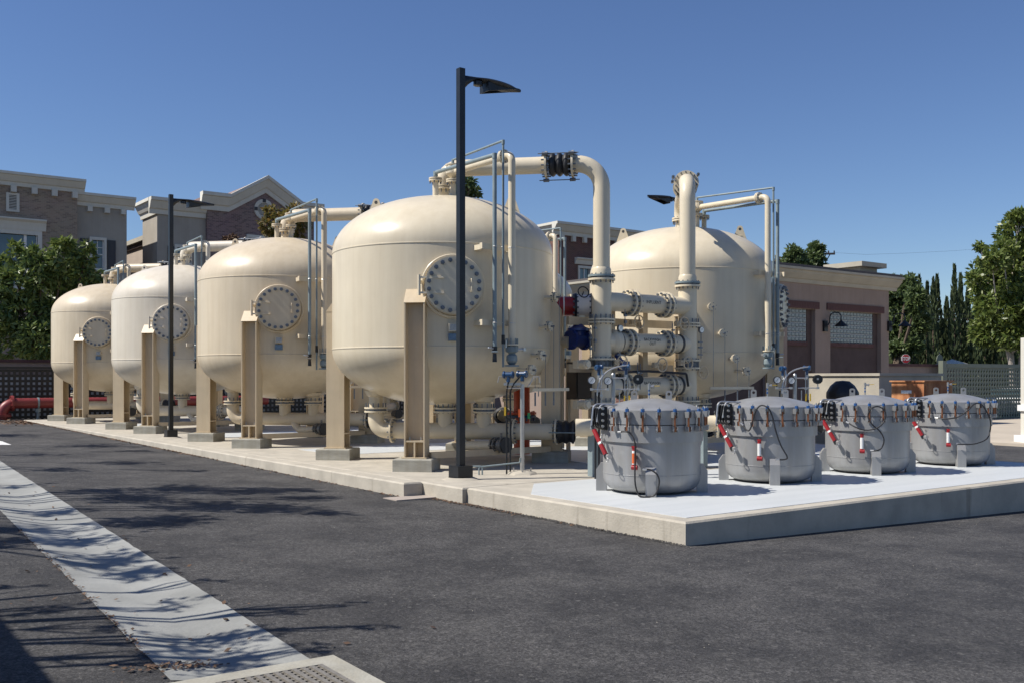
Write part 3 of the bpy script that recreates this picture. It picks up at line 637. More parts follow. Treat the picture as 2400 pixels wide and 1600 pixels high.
# ================================================================== MANIFOLD
XA, XB, YM = 11.46, 13.57, 12.90
def build_manifold():
    M = thing('pipe_manifold', 'cream valve manifold with lettered cross pipes between the two tall risers', 'pipework', (XA, YM, 0)); W = XB - XA; r = 0.163
    g = MB()
    for x in (0, W): g.cyl((x, 0, 0.35), (x, 0, 3.16), r + 0.008, n=28)
    for z, x0, x1 in ((2.76, 0, W), (2.07, 0, W), (1.31, 0, W)): g.cyl((x0, 0, z), (x1, 0, z), r, n=28)
    g.lathe([(r, 0), (r + .05, 0.06), (r + 0.05, 0.16)], (0.18, 0, 2.07), 28, (1, 0, 0))
    g.build('header_pipe', CREAM, M)
    for x in (0, W):
        for z, kind in ((3.18, 2), (2.42, 0), (1.70, 1), (1.0, 0)):
            g = MB()
            if kind == 2:
                g.flange((x, 0, z + 0.012), (0, 0, 1), 0.235, 0.035, 14, 0.012, 1, 2, 0.04); g.flange((x, 0, z - 0.05), (0, 0, 1), 0.235, 0.035, 14, 0.012, 0, 2, 0.06); g.m = 2; g.cyl((x, 0, z - 0.03), (x, 0, z - 0.01), 0.2, n=24)
            elif kind == 0:
                g.flange((x, 0, z + 0.025), (0, 0, 1), 0.235, 0.03, 14, 0.012, 0, 2, 0.085); g.flange((x, 0, z - 0.025), (0, 0, 1), 0.235, 0.03, 0)
            else:
                g.flange((x, 0, z + 0.07), (0, 0, 1), 0.235, 0.03, 14, 0.013, 0, 2, 0.04); g.flange((x, 0, z - 0.07), (0, 0, 1), 0.235, 0.03, 14, 0.013, 0, 2, 0.04); g.m = 2; g.cyl((x, 0, z - 0.06), (x, 0, z + 0.06), 0.175, n=24)
                for k in range(14): g.cyl((x + 0.2 * math.cos(k * PI / 7), 0.2 * math.sin(k * PI / 7), z - 0.06), (x + 0.2 * math.cos(k * PI / 7), 0.2 * math.sin(k * PI / 7), z + 0.06), 0.01, n=6)
            g.build('flange', [CREAM, GREYP, BOLT], M)
    for z, fx in ((2.76, (0.68, 1.50)), (2.07, (0.60, 1.52)), (1.31, (0.50, 1.60))):
        for x in fx:
            g = MB(); g.flange((x - 0.055, 0, z), (1, 0, 0), 0.235, 0.035, 14, 0.019, 0, 1, 0.055); g.flange((x + 0.055, 0, z), (1, 0, 0), 0.235, 0.035, 14, 0.019, 0, 1, 0.055); g.m = 0; g.cyl((x - 0.038, 0, z), (x + 0.038, 0, z), 0.185, n=24)
            g.build('butterfly_valve', [CREAM, BOLT], M)
        for x in ((0.38, 1.86) if z < 2.5 else ()):
            g = MB(); g.lathe([(r, -0.03), (r + 0.012, -0.02), (r + 0.012, 0.02), (r, 0.03)], (x, 0, z), 28, (1, 0, 0)); g.build('pipe_collar', DARKG, M)
    # hand wheels on gear boxes
    for x, z, y in ((0.18, 1.72, -0.33), (1.13, 1.68, -0.33), (1.78, 1.72, -0.33), (0.98, 2.44, 0.1), (1.72, 2.42, -0.3), (2.32, 1.55, -0.2)):
        g = MB(); rr = 0.115
        g.lathe([(rr + 0.012 * math.cos(t), 0.012 * math.sin(t)) for t in [2 * PI * i / 8 for i in range(9)]], (x, y, z), 28, (0, -1, 0))
        for k in range(3): g.cyl((x, y, z), (x + rr * math.cos(k * 2.094 + .5), y, z + rr * math.sin(k * 2.094 + .5)), 0.007, n=6)
        g.cyl((x, y, z), (x, y + 0.14, z), 0.012, n=8); g.box((x, y + 0.17, z), (0.11, 0.08, 0.09)); g.build('hand_wheel', LEGP, M)
    # text
    an = math.radians(84)
    onpipe('INFLUENT', 0.08, r, M, (1.09, 0, 2.76), an)
    onpipe('BACKWASH\nOUT', 0.074, r, M, (1.06, 0, 2.07), an)
    onpipe('BACKWASH\nIN', 0.074, r, M, (1.06, 0, 1.31), an)
    # gauges on the risers
    for x, z in ((0.30, 2.30), (2.22 + 0.1, 2.33)):
        g = MB(); c = V((x, -0.16, z)); g.cyl(c + V((0, 0.04, 0)), c, 0.06, n=20); g.m = 1; g.cyl(c, c + V((0, -0.004, 0)), 0.05, n=20); g.m = 0; g.cyl(c + V((0, 0.02, -0.06)), c + V((0, 0.02, -0.52)), 0.008, n=8)
        for zz in (-0.22, -0.32, -0.45): g.box(c + V((-0.02, 0.02, zz)), (0.1, 0.03, 0.025))
        g.m = 2; g.box(c + V((0.0, -0.006, 0.01)), (0.004, 0.003, 0.05)); g.build('pressure_gauge', [BOLT, GLASSW, TEXT], M)
    # support frame behind the pipes
    for x in (0.55, 1.35):
        g = MB(); g.b2((x - 0.06, 0.32, 0.0), (x + 0.06, 0.44, 2.72)); g.build('support_post', LEGP, M, smooth=False)
    for z in (2.44, 1.62):
        g = MB(); g.b2((-0.35, 0.45, z - 0.07), (2.2, 0.52, z + 0.07)); g.build('support_beam', LEGP, M, smooth=False)
    g = MB()
    for k in range(5): g.cyl((0.42 + k * 0.1, 0.6, 1.8), (0.42 + k * 0.1, 0.6, 2.9), 0.012, n=6)
    g.build('conduit_bundle', mat('brown_conduit', (0.16, 0.09, 0.06), 0.6), M)
    g = MB(); g.b2((0.3, 0.55, 2.85), (1.1, 0.62, 2.93)); g.build('cable_tray', DARKG, M, smooth=False)
    g = MB(); g.pipe([(0.3, -.05, 1.86), (0.34, -0.1, 1.74), (0.42, -0.12, 1.7)], 0.05, 0.05, n=10); g.box((0.42, -0.1, 1.66), (0.16, 0.14, 0.16)); g.build('actuator', BLUEV, M)
    g = MB(); g.pipe([(0.36, -0.22, 1.55), (0.9, -0.22, 1.57), (1.85, -0.22, 1.53), (1.9, -0.22, 1.3)], 0.022, 0.05, n=8); g.build('black_conduit', BLACKM, M)
    for x, y, z, L_ in ((0.62, -0.24, 1.72, .5), (0.72, -0.2, 1.7, .45), (1.5, -0.22, 2.42, .35), (-0.24, -0.1, 2.5, .6), (-0.3, -0.05, 2.3, .5), (0.36, -0.2, 2.62, .3)):
        g = MB(); g.cyl((x, y, z), (x, y, z - L_), 0.009, n=6); g.box((x, y - 0.01, z - L_ * .35), (0.05, 0.04, 0.03)); g.box((x, y - 0.01, z - L_ * .7), (0.04, 0.04, 0.05)); g.build('sensing_tube', BOLT, M)
    # low connections
    g = MB(); g.pipe([(0, 0, 0.5), (0, -0.0, 0.22), (0.9, 0.0, 0.22)], 0.12, 0.15); g.pipe([(W, 0, 0.5), (W, 0, 0.22), (W - 0.9, 0, 0.22)], 0.12, 0.15); g.build('lower_pipe', CREAM, M)
    g = MB()
    for x, z in ((-0.42, 1.68), (-0.42, 1.0), (-0.15, 1.02)): g = MB(); g.cyl((x, 0.05, z), (x, -0.12, z), 0.08, n=16); g.cyl((x, -0.12, z), (x, -0.15, z), 0.055, n=12); g.box((x, 0.09, z), (0.2, 0.12, 0.14)); g.build('gear_box', CREAM, M)
    return M
build_manifold()

# dark electrical cabinet and its support behind the manifold
cb = thing('electrical_cabinet', 'dark grey electrical cabinet hanging left of the manifold', 'cabinet', (12.12, 13.95, 0))
g = MB(); g.b2((-0.34, 0, 1.06), (0.34, 0.28, 1.74)); g.build('enclosure', DARKG, cb, smooth=False)
g = MB(); g.b2((-0.32, -0.018, 1.09), (-0.01, -0.002, 1.71)); g.build('door', DARKG, cb, smooth=False)
g = MB(); g.b2((0.01, -0.018, 1.09), (0.32, -0.002, 1.71)); g.build('door', DARKG, cb, smooth=False)
g = MB(); g.b2((-0.3, 0.282, 0.0), (-0.24, 0.34, 1.8)); g.b2((0.24, 0.282, 0.0), (0.3, 0.34, 1.8)); g.build('stand', LEGP, cb, smooth=False)

# red line with black flange and blue valve left of the first riser
rl = thing('red_water_pipe', 'red pipe with white valve body crossing behind the left riser', 'pipe', (11.62, 13.65, 2.72))
ax = V((0.804, -0.595, 0))
g = MB(); g.cyl(ax * -0.47, ax * -0.11, 0.175, n=24); g.build('pipe', REDP, rl)
g = MB(); g.flange(ax * -0.09, ax, 0.235, 0.04, 12, 0.02, 0, 1, 0.05); g.flange(ax * 0.2, ax, 0.235, 0.04, 12, 0.02, 0, 1, 0.05); g.build('flange', [BLACKM, BOLT], rl)
g = MB(); g.cyl(ax * -0.069, ax * 0.179, 0.205, n=24); g.build('valve_body', WHITE, rl)
g = MB(); g.lathe([(0.10 + 0.011 * math.cos(t), 0.011 * math.sin(t)) for t in [2 * PI * i / 8 for i in range(9)]], (-0.08, -0.18, 0.24), 24, (-0.3, -0.9, 0.3)); g.cyl((0.02, 0, 0.15), (-0.08, -0.18, 0.24), 0.012, n=8); g.build('hand_wheel', BLACKM, rl)
g = MB(); g.lathe([(0.177, -0.012), (0.181, 0), (0.177, 0.012)], ax * -0.3, 24, ax); g.build('strap', WHITE, rl)
bv = thing('blue_valve', 'dark blue control valve hanging left of the first riser under the red pipe', 'valve', (11.44, 13.42, 2.12))
g = MB(); g.cyl((-0.24, 0, 0), (0.06, 0, 0), 0.13, n=20); g.flange((-0.22, 0, 0), (1, 0, 0), 0.18, 0.05, 8, 0.018, 0, 0, 0.05); g.flange((0.08, 0, 0), (1, 0, 0), 0.18, 0.05, 8, 0.018, 0, 0, 0.05)
g.lathe([(0.10, 0), (0.14, 0.13), (0.20, 0.15), (0.20, 0.19), (0.12, 0.22), (0.06, 0.28), (0.02, 0.3)], (-0.06, 0, 0), 20); g.build('body', BLUEV, bv)
g = MB(); g.tube([(-0.06, 0, 0.28), (-0.06, 0, 0.42)], 0.018, 8); g.box((-0.02, -0.03, 0.4), (0.14, 0.04, 0.03)); g.tube([(0.02, -0.15, 0.3), (0.12, -0.2, 0.1), (0.05, -0.18, -0.1)], 0.007, 6); g.build('pilot_tubing', STEEL, bv)
g = MB(); g.pipe([(0.11, 0, 0), (0.4, 0, 0)], 0.1, 0.1); g.pipe([(-0.22, 0.05, -0.05), (-0.30, 0.25, -0.05), (-0.30, 0.25, -1.9)], 0.10, 0.12, n=20, seg=8); g.build('pipe', LEGP, bv)
# vermilion pipe spool seen under the nearest tank
rs = thing('vermilion_pipe_spool', 'vermilion upright pipe spool with a blue flange under the nearest tank', 'pipe', (11.14, 14.75, 0))
g = MB(); g.cyl((0, 0, 0.05), (0, 0, 1.28), 0.15, n=24); g.flange((0, 0, 0.80), (0, 0, 1), 0.27, 0.04, 12, 0.015); g.build('pipe', mat('vermilion_paint', (0.5, 0.07, 0.025), 0.4), rs)
g = MB(); g.flange((0, 0, 0.745), (0, 0, 1), 0.27, 0.04, 12, 0.015, 0, 0, 0.08); g.build('flange', BLUET, rs)

# ================================================================== INSTRUMENTS
def head(mb, c, ax, r=0.055, L=0.13, m0=0):
    ax = V(ax).normalized(); c = V(c); mb.m = m0
    mb.lathe([(0.01, -L / 2), (r * 0.8, -L / 2), (r, -L / 2 + 0.01), (r, -L / 2 + 0.03), (r * 0.72, -L / 2 + 0.04), (r * 0.72, L / 2 - 0.04), (r, L / 2 - 0.03), (r, L / 2 - 0.01), (r * .8, L / 2), (0.01, L / 2)], c, 18, ax)
    mb.cyl(c, c + V((0, 0, -0.11)), r * 0.55, n=12)
def instrument_rack(label, loc, rz):
    S = thing('instrument_rack', label, 'instrument rack', loc, rz, 'stainless gauge racks behind the filters')
    g = MB(); g.cyl((0.12, 0.05, 0), (0.12, 0.05, 1.50), 0.03, n=14); g.lathe([(0.03, 1.5), (0.02, 1.52), (0.001, 1.525)], (0.12, 0.05, 0), 14); g.cyl((0.12, 0.05, 0), (0.12, 0.05, 0.02), 0.1, n=16); g.build('post', mat('dull_steel', (0.45, 0.46, 0.47), 0.4, 0.8) if 'dull_steel' not in bpy.data.materials else bpy.data.materials['dull_steel'], S)
    for c in ((-0.20, -0.08, 1.42), (0.03, -0.08, 1.41)):
        g = MB(); c = V(c); g.cyl(c + V((0, 0.05, 0)), c, 0.058, n=24); g.lathe([(0.050, 0), (0.058, 0), (0.058, 0.01), (0.050, 0.008)], c, 24, (0, -1, 0)); g.m = 1; g.cyl(c, c - V((0, 0.003, 0)), 0.05, n=24); g.m = 2
        g.bar(c + V((-0.02, -0.005, -0.025)), c + V((0.015, -0.005, 0.025)), 0.004, 0.004); g.m = 0; g.cyl(c + V((0, 0.03, -0.05)), c + V((0, 0.03, -0.13)), 0.01, n=8)
        g.build('gauge', [BLACKM, GLASSW, TEXT], S)
    g = MB(); c = V((0.47, -0.05, 1.43)); g.cyl(c + V((0, 0.08, 0)), c, 0.075, n=10); g.box(c + V((-0.01, -0.003, 0.0)), (0.06, 0.006, 0.05)); g.m = 1; g.box(c + V((-0.01, -0.008, 0.005)), (0.03, 0.004, 0.03)); g.build('transmitter', [BLACKM, PLATE], S)
    for c, ax in (((-0.09, 0.0, 1.60), (-0.8, -0.6, 0)), ((0.30, 0.0, 1.61), (0.9, -0.4, 0))):
        g = MB(); head(g, c, ax, 0.042, 0.12); g.m = 1; g.cyl(V(c) + V((0, 0, -0.1)), V(c) + V((0, 0, -0.17)), 0.022, n=10); g.build('transmitter', [BLUET, STEEL], S)
    g = MB()
    for p, q in (((-0.2, -0.05, 1.29), (0.03, -0.05, 1.29)), ((0.15, -0.02, 1.29), (0.47, -0.02, 1.29)), ((0.47, -0.02, 1.29), (0.47, -0.02, 1.37)), ((0.28, 0, 1.55), (0.28, 0, 0.95)), ((0.32, 0, 1.5), (0.32, 0, 1.1)), ((-0.08, 0, 1.5), (-0.08, 0, 1.3)), ((-0.06, -.03, 1.3), (-0.06, -.03, 0.9)),
                 ((-0.2, 0, 1.05), (0.05, 0, 1.05)), ((0.1, -0.03, 1.45), (0.3, -0.03, 1.45)), ((0.2, -0.04, 1.25), (0.2, -0.04, 1.08)), ((0.2, -0.04, 1.08), (0.3, -0.04, 1.06))):
        g.cyl(p, q, 0.009, n=8)
    for c in ((-0.2, -0.05, 1.29), (0.03, -0.05, 1.29), (-0.06, -.03, 1.2), (0.28, 0, 1.44), (0.28, 0, 1.28), (-0.08, 0, 1.44), (0.47, -0.02, 1.29), (-0.06, 0, 1.05)): g.box(c, (0.04, 0.04, 0.035))
    g.build('tubing', STEEL, S)
    g = MB(); g.tube([V((-0.06, -0.02, 1.58)) * (1 - t) ** 2 + V((-0.02, -0.06, 1.4)) * 2 * t * (1 - t) + V((-0.10, -0.03, 1.25)) * t * t for t in [i / 8 for i in range(9)]], 0.011, 8)
    P0, P1, P2, P3 = V((0.34, -0.03, 1.63)), V((0.0, -0.03, 1.62)), V((-0.12, -0.04, 1.45)), V((-0.12, -0.05, 1.2))
    g.tube([P0 * (1 - t) ** 3 + P1 * 3 * t * (1 - t) ** 2 + P2 * 3 * t * t * (1 - t) + P3 * t ** 3 for t in [i / 12 for i in range(13)]], 0.012, 8); g.build('flexible_conduit', STEEL, S)
    for x in (-0.14, -0.09):
        g = MB(); g.cyl((x, 0.0, 1.25), (x, 0, 0), 0.016, n=8); g.build('black_conduit', BLACKM, S)
    for x in (0.27, 0.34):
        g = MB(); g.box((x, -0.05, 1.14), (0.02, 0.012, 0.12)); g.build('valve_handle', YELLOW, S, smooth=False)
    return S
vr = -math.atan2(SN, CS)
I1 = instrument_rack('gauge rack rising behind the nearest grey filter, with two white dials', (9.62, 10.75, 0), vr * 1.0)
I2 = dup(I1, (13.22, 10.35, 0), 'gauge rack standing behind the gap between the second and third grey filters')
st = thing('transmitter_stand', 'steel post on a white footing with two blue transmitter heads beside the lamp post', 'instrument stand', (*at(1224, 1110, Z=0.0).xy, 0), vr)
g = MB(); g.cyl((0, 0, 0), (0, 0, 1.36), 0.033, n=16); g.build('post', STEEL, st)
g = MB(); g.lathe([(0.24, 0), (0.20, 0.035), (0.09, 0.06), (0.001, 0.062)], (0, 0, 0), 6); g.m = 1
for k in range(4): g.cyl((0.13 * math.cos(k * 1.57), 0.13 * math.sin(k * 1.57), 0.05), (0.13 * math.cos(k * 1.57), 0.13 * math.sin(k * 1.57), 0.10), 0.012, n=6)
g.build('footing', [CONC, STEEL], st)
for c, ax in (((-0.21, -0.05, 1.50), (1, -0.3, 0)), ((0.0, -0.0, 1.51), (1, -0.5, 0))):
    g = MB(); head(g, c, ax, 0.055, 0.17); g.build('transmitter', BLUET, st)
g = MB()
for sx in (-1, 1):
    g.tube([(sx * 0.08, 0, 1.32), (sx * 0.17 - 0.05, 0, 1.36), (sx * 0.22 - 0.05, 0, 1.47), (sx * 0.30 - 0.05, 0, 1.47), (sx * 0.32 - 0.05, 0, 1.38)], 0.008, 8)
g.box((-0.15, -0.02, 1.36), (0.26, 0.05, 0.04)); g.cyl((-0.24, -0.02, 1.3), (0.02, -0.02, 1.3), 0.01, n=8); g.build('tubing', STEEL, st)
g = MB()
for x, c in ((-0.235, 0), (-0.18, 0.10)): g.pipe([(x, 0, 0), (x, 0, 1.25), (x + 0.02 + c * .3, -0.04, 1.36), (-0.17 + c * 1.6, -0.06, 1.5)], 0.013, 0.08, n=8)
g.build('flexible_conduit', BLACKM, st)
g = MB(); g.box((-0.26, -.02, 0.95), (0.03, 0.03, 0.13)); g.m = 1; g.box((0.1, 0.0, 0.88), (0.04, 0.02, 0.09)); g.m = 2; g.box((-0.045, 0.0, 0.92), (0.03, 0.03, 0.12)); g.build('tag', [YELLOW, mat('green_tag', (0.03, 0.25, 0.08)), ORANGE], st, smooth=False)
g = MB(); g.pipe([(-0.03, -0.05, 0.25), (-0.03, -0.05, 0.18), (-0.65, -0.12, 0.12), (-0.65, -0.12, 0.0)], 0.012, 0.03, n=8); g.pipe([(-0.75, -.12, 0.13), (-0.6, -.12, 0.13), (-0.6, -.12, 0)], 0.012, 0.03, n=8); g.build('ground_conduit', GREYP, st)

# ================================================================== FILTER VESSELS
def make_filter(label, loc):
    F = thing('filter_vessel', label, 'filter vessel', loc, 0, 'grey steel filter vessels in a row')
    R = 0.62
    ce = V((-0.7071, -0.7071, 0)); tt = V((0.7071, -0.7071, 0))          # facing direction and tangent
    prof = [(0.001, 0.006), (0.34, 0.007), (0.42, 0.014), (0.49, 0.030), (0.54, 0.054), (0.578, 0.088), (0.603, 0.13), (0.616, 0.175), (R, 0.22), (R, 0.655)]
    g = MB(); g.sharp = 40; g.lathe(prof, n=72); g.build('bowl', BEAD, F)
    g = MB(); g.lathe([(R - 0.01, 0.24), (R + 0.005, 0.246), (R + 0.005, 0.254), (R - 0.01, 0.26)], n=72); g.build('weld_seam', BEAD, F)
    g = MB(); g.lathe([(R, 0.655), (R + 0.03, 0.657), (R + 0.03, 0.87), (R - 0.02, 0.872)], n=72); g.build('body_ring', BEAD, F)
    g = MB(); g.sharp = 40; g.lathe([(R - 0.02, 0.878), (R + 0.03, 0.88), (R + 0.03, 1.055), (R + 0.015, 1.065)] + [((R + 0.01) * math.cos(t) / math.cos(0.0), 1.066 + 0.125 * (1 - ((R + 0.01) * math.cos(t) / 0.63) ** 2)) for t in [PI / 2 * i / 14 for i in range(1, 15)]], n=72)
    lid = g.build('lid', BEAD, F)
    for sx in (-1, 1):
        c = tt * 0.22 * sx + V((0, 0, 1.165)); g = MB()
        ou = [(-0.04, -0.03), (0.04, -0.03), (0.04, 0.09), (0.022, 0.125), (-0.022, 0.125), (-0.04, 0.09)]
        # plate with a real hole
        n = 24; o2 = []
        for k in range(n):
            a = 2 * PI * k / n; dx, dz = math.cos(a), math.sin(a); cx_, cz_ = 0, 0.08
            t = min([((0.04) / abs(dx)) if abs(dx) > 1e-6 else 9, (0.045 / dz) if dz > 1e-6 else 9, (0.11 / -dz) if dz < -1e-6 else 9, (0.055 / (abs(dx) * 0.6 + dz)) if (abs(dx) * .6 + dz) > 1e-6 else 9]); o2.append((dx * t, cz_ + dz * t))
        inn = [(0.02 * math.cos(2 * PI * k / n), 0.08 + 0.02 * math.sin(2 * PI * k / n)) for k in range(n)]
        vs = []
        for off in (-0.009, 0.009):
            for P_ in (o2, inn): vs += [c + tt * p[0] + V((0, 0, p[1])) + ce * off for p in P_]
        fs = []
        for k in range(n):
            k2 = (k + 1) % n
            fs += [(k, k2, n + k2, n + k), (2 * n + k, 3 * n + k, 3 * n + k2, 2 * n + k2), (k, 2 * n + k, 2 * n + k2, k2), (n + k, n + k2, 3 * n + k2, 3 * n + k)]
        g.add(vs, fs); g.build('lifting_eye', BEAD, lid, smooth=False)
    vv = MB(); c = V((0, 0, 1.18)) - tt * 0.03
    vv.cyl(c, c + V((0, 0, 0.14)), 0.011, n=10); vv.m = 1; vv.cyl(c + V((0, 0, 0.05)), c + V((0, 0, 0.075)), 0.0125, n=10); vv.cyl(c + V((0, 0, 0.1)), c + V((0, 0, 0.12)), 0.0125, n=10); vv.m = 0
    vv.cyl(c + V((0, 0, 0.13)), c + V((0, 0, 0.20)), 0.017, n=10); vv.cyl(c + V((0, 0, 0.165)), c + V((0, 0, 0.165)) + tt * 0.06, 0.012, n=10); vv.cyl(c + V((0, 0, 0.165)) + tt * .045, c + V((0, 0, 0.165)) + tt * 0.06, 0.02, n=10)
    vv.m = 2; vv.box(c + V((0, 0, 0.17)) + tt * 0.10, (0.07, 0.014, 0.008), rz=-PI / 4); vv.build('vent_valve', [STEEL, BLUENUT, YELLOW], F)
    # clamps
    a0 = math.atan2(ce.y, ce.x); nC = 22; first = None
    br = MB(); br.b2((0, -0.03, 0.97), (0.012, 0.03, 1.035)); br.b2((0, -0.008, 0.79), (0.0118, 0.008, 0.9699))
    for s_ in (-1, 1):
        br.prism([(0, 0), (0.062, 0.0), (0.07, 0.075), (0, 0.075)], (0.012, s_ * 0.026 - 0.005, 0.965), (1, 0, 0), (0, 0, 1), (0, 0.01, 0)); br.prism([(0, 0), (0.06, 0.01), (0.06, 0.065), (0, 0.075)], (0.012, s_ * 0.026 - 0.005, 0.79), (1, 0, 0), (0, 0, 1), (0, 0.01, 0))
    br.cyl((0.045, -0.04, 0.825), (0.045, 0.04, 0.825), 0.01, n=8)
    stv = MB(); stv.cyl((0.045, 0, 0.80), (0.045, 0, 1.0), 0.0125, n=10); stv.cyl((0.045, 0, 0.795), (0.045, 0, 0.84), 0.019, n=10); stv.m = 1; stv.cyl((0.045, 0, 1.0), (0.045, 0, 1.095), 0.011, n=8)
    nu = MB(); nu.cyl((0.045, 0, 1.041), (0.045, 0, 1.075), 0.024, n=6); nu.cyl((0.045, 0, 1.036), (0.045, 0, 1.041), 0.028, n=12)
    for k in range(nC):
        a = a0 + (k + 0.5) * 2 * PI / nC
        rel = math.degrees(math.atan2(math.sin(a - a0), math.cos(a - a0)))
        if -82 < rel < -50: continue
        if first is None:
            cl = br.build('clamp', STEEL, F, smooth=False); s1 = stv.build('stud', [COPPER, STEEL], cl); n1 = nu.build('nut', BLUENUT, cl, smooth=False); first = (cl.data, s1.data, n1.data)
        else:
            cl = link('clamp', first[0], F); link('stud', first[1], cl); link('nut', first[2], cl)
        cl.location = ((R + 0.031) * math.cos(a), (R + 0.031) * math.sin(a), 0); cl.rotation_euler = (0, 0, a)
    # legs
    for k in range(4):
        a = a0 + k * PI / 2; g = MB()
        g.prism([(-0.05, 0.005), (0.085, 0.005), (0.085, 0.28), (0.03, 0.36), (-0.01, 0.36), (-0.05, 0.33)], (R - 0.0, -0.065, 0), (1, 0, 0), (0, 0, 1), (0, 0.13, 0))
        o = g.build('leg', BEAD, F, smooth=False); o.rotation_euler = (0, 0, a)
    # lid lifting hinge on the left
    ah = a0 - math.radians(66); d = V((math.cos(ah), math.sin(ah), 0)); th = V((-d.y, d.x, 0)); rz = ah
    g = MB()
    for s_ in (-0.14, -0.05, 0.03, 0.11):
        g.prism([(0, 0.0), (0.10, 0.05), (0.13, 0.16), (0.12, 0.27), (0.05, 0.31), (0, 0.30)], d * (R + 0.031) + th * s_ + V((0, 0, 0.79)), d, (0, 0, 1), th * 0.02)
    g.build('hinge_plate', BLACKM, F, smooth=False)
    g = MB()
    for z in (0.85, 0.92, 1.0, 1.07): g.cyl(d * (R + 0.10) + th * -0.17 + V((0, 0, z)), d * (R + 0.10) + th * 0.16 + V((0, 0, z)), 0.017, n=10)
    g.pipe([d * (R - 0.12) + th * -0.1 + V((0, 0, 1.11)), d * (R + 0.13) + th * -0.1 + V((0, 0, 1.12)), d * (R + 0.17) + th * -0.08 + V((0, 0, 0.8))], 0.014, 0.07, n=8)
    g.pipe([d * (R - 0.12) + th * 0.08 + V((0, 0, 1.11)), d * (R + 0.11) + th * 0.08 + V((0, 0, 1.12)), d * (R + 0.15) + th * 0.08 + V((0, 0, 0.9))], 0.014, 0.07, n=8); g.build('hinge_pin', STEEL, F)
    # red hydraulic cylinder hanging from the hinge
    g = MB(); p0 = d * (R + 0.17) + th * 0.02 + V((0, 0, 0.80)); p1 = d * (R + 0.08) + th * 0.20 + V((0, 0, 0.50)); g.cyl(p0, p1, 0.030, n=16); g.m = 1
    q = p0 + (p1 - p0) * 0.5; dd = (p1 - p0).normalized(); g.cyl(q, q + dd * 0.03, 0.031, n=16); g.m = 2; g.cyl(p0 - dd * 0.06, p0, 0.018, n=10); g.cyl(p1, p1 + dd * 0.05, 0.034, n=12)
    g.m = 3; g.cyl(p1 + dd * 0.02 + th * 0.05, p1 + dd * 0.025 + th * 0.10, 0.03, n=14); g.build('hydraulic_cylinder', [REDP, WHITE, BLACKM, STEEL], F)
    # hand pump on the body
    ap = a0 - math.radians(17); e = V((math.cos(ap), math.sin(ap), 0)); te = V((-e.y, e.x, 0))
    c0 = e * (R + 0.075); g = MB(); g.cyl(c0 + V((0, 0, 0.38)), c0 + V((0, 0, 0.60)), 0.024, n=14); g.m = 1; g.cyl(c0 + V((0, 0, 0.40)), c0 + V((0, 0, 0.565)), 0.0255, n=14); g.m = 2; g.cyl(c0 + V((0, 0, 0.60)), c0 + V((0, 0, 0.64)), 0.012, n=8)
    g.m = 0; g.cyl(c0 + V((0, 0, 0.36)) - te * 0.03, c0 + V((0, 0, 0.36)) + te * 0.04, 0.03, n=14); g.box(c0 + V((0, 0, 0.61)), (0.05, 0.05, 0.025), rz=ap); g.m = 2; g.box(e * (R + 0.03) + V((0, 0, 0.48)), (0.08, 0.03, 0.05), rz=ap); g.build('hand_pump', [REDP, WHITE, DARKG], F)
    # chain and ring
    g = MB()
    for k in range(5):
        cc = d * (R + 0.12) + th * (0.15) + V((0, 0, 0.74 - k * 0.035)); ax2 = th if k % 2 else d
        g.lathe([(0.014 + 0.004 * math.cos(t), 0.004 * math.sin(t)) for t in [2 * PI * i / 6 for i in range(7)]], cc, 10, ax2)
    g.lathe([(0.03 + 0.006 * math.cos(t), 0.006 * math.sin(t)) for t in [2 * PI * i / 6 for i in range(7)]], d * (R + 0.10) + th * 0.30 + V((0, 0, 0.44)), 16, d); g.build('chain', STEEL, F)
    F['_'] = 0; del F['_']
    return F, ce, tt, R
def bez(P, n=28):
    """smooth curve through the points P"""
    P = [V(p) for p in P]; out = []
    for i in range(len(P) - 1):
        a = P[max(i - 1, 0)]; b = P[i]; c = P[i + 1]; d = P[min(i + 2, len(P) - 1)]
        for k in range(n // len(P) + 3):
            t = k / (n // len(P) + 3); out.append(0.5 * ((2 * b) + (c - a) * t + (2 * a - 5 * b + 4 * c - d) * t * t + (3 * b - a - 3 * c + d) * t ** 3))
    out.append(P[-1]); return out
F1, ce, tt, FR = make_filter('nearest grey steel filter vessel, with the orange and red hand pump', (9.07, 9.25, 0))
FX = [(11.36, 9.22), (13.66, 9.2), (16.02, 9.2)]
FL = ['second grey filter vessel, hose arching up over its lid edge and down', 'third grey filter vessel, hose curling in a loop over the clamps', 'farthest grey filter vessel at the right, hose swung out in a wide arc']
FS = [F1]
for p, l in zip(FX, FL): FS.append(dup(F1, (*p, 0), l))
# each vessel has its own hose: points are (sideways, height) on the curved front
HO = [[(-.40, .79), (-.30, .80), (-.24, .77), (-.19, .66), (-.19, .45), (-.19, .20), (-.16, .06), (-.12, .02), (.0, .02), (.06, .06), (.10, .18), (.08, .28), (-.0, .34), (-.10, .35)],
      [(-.44, .84), (-.36, .74), (-.31, .80), (-.26, 1.0), (-.19, 1.08), (-.10, 1.05), (-.04, .93), (0, .75), (.07, .55), (.15, .40), (.12, .36), (0, .36)],
      [(-.42, .80), (-.3, .72), (-.15, .68), (.0, .72), (.10, .82), (.11, .95), (.02, 1.03), (-.09, 1.0), (-.13, .88), (-.07, .76), (.04, .66), (.09, .54), (.06, .42), (-.02, .38), (-.1, .38)],
      [(-.4, .80), (-.25, .79), (-.08, .82), (.06, .92), (.18, 1.03), (.28, 1.03), (.38, .93), (.46, .76), (.46, .58), (.38, .46), (.2, .39), (.0, .38), (-.1, .39)]]
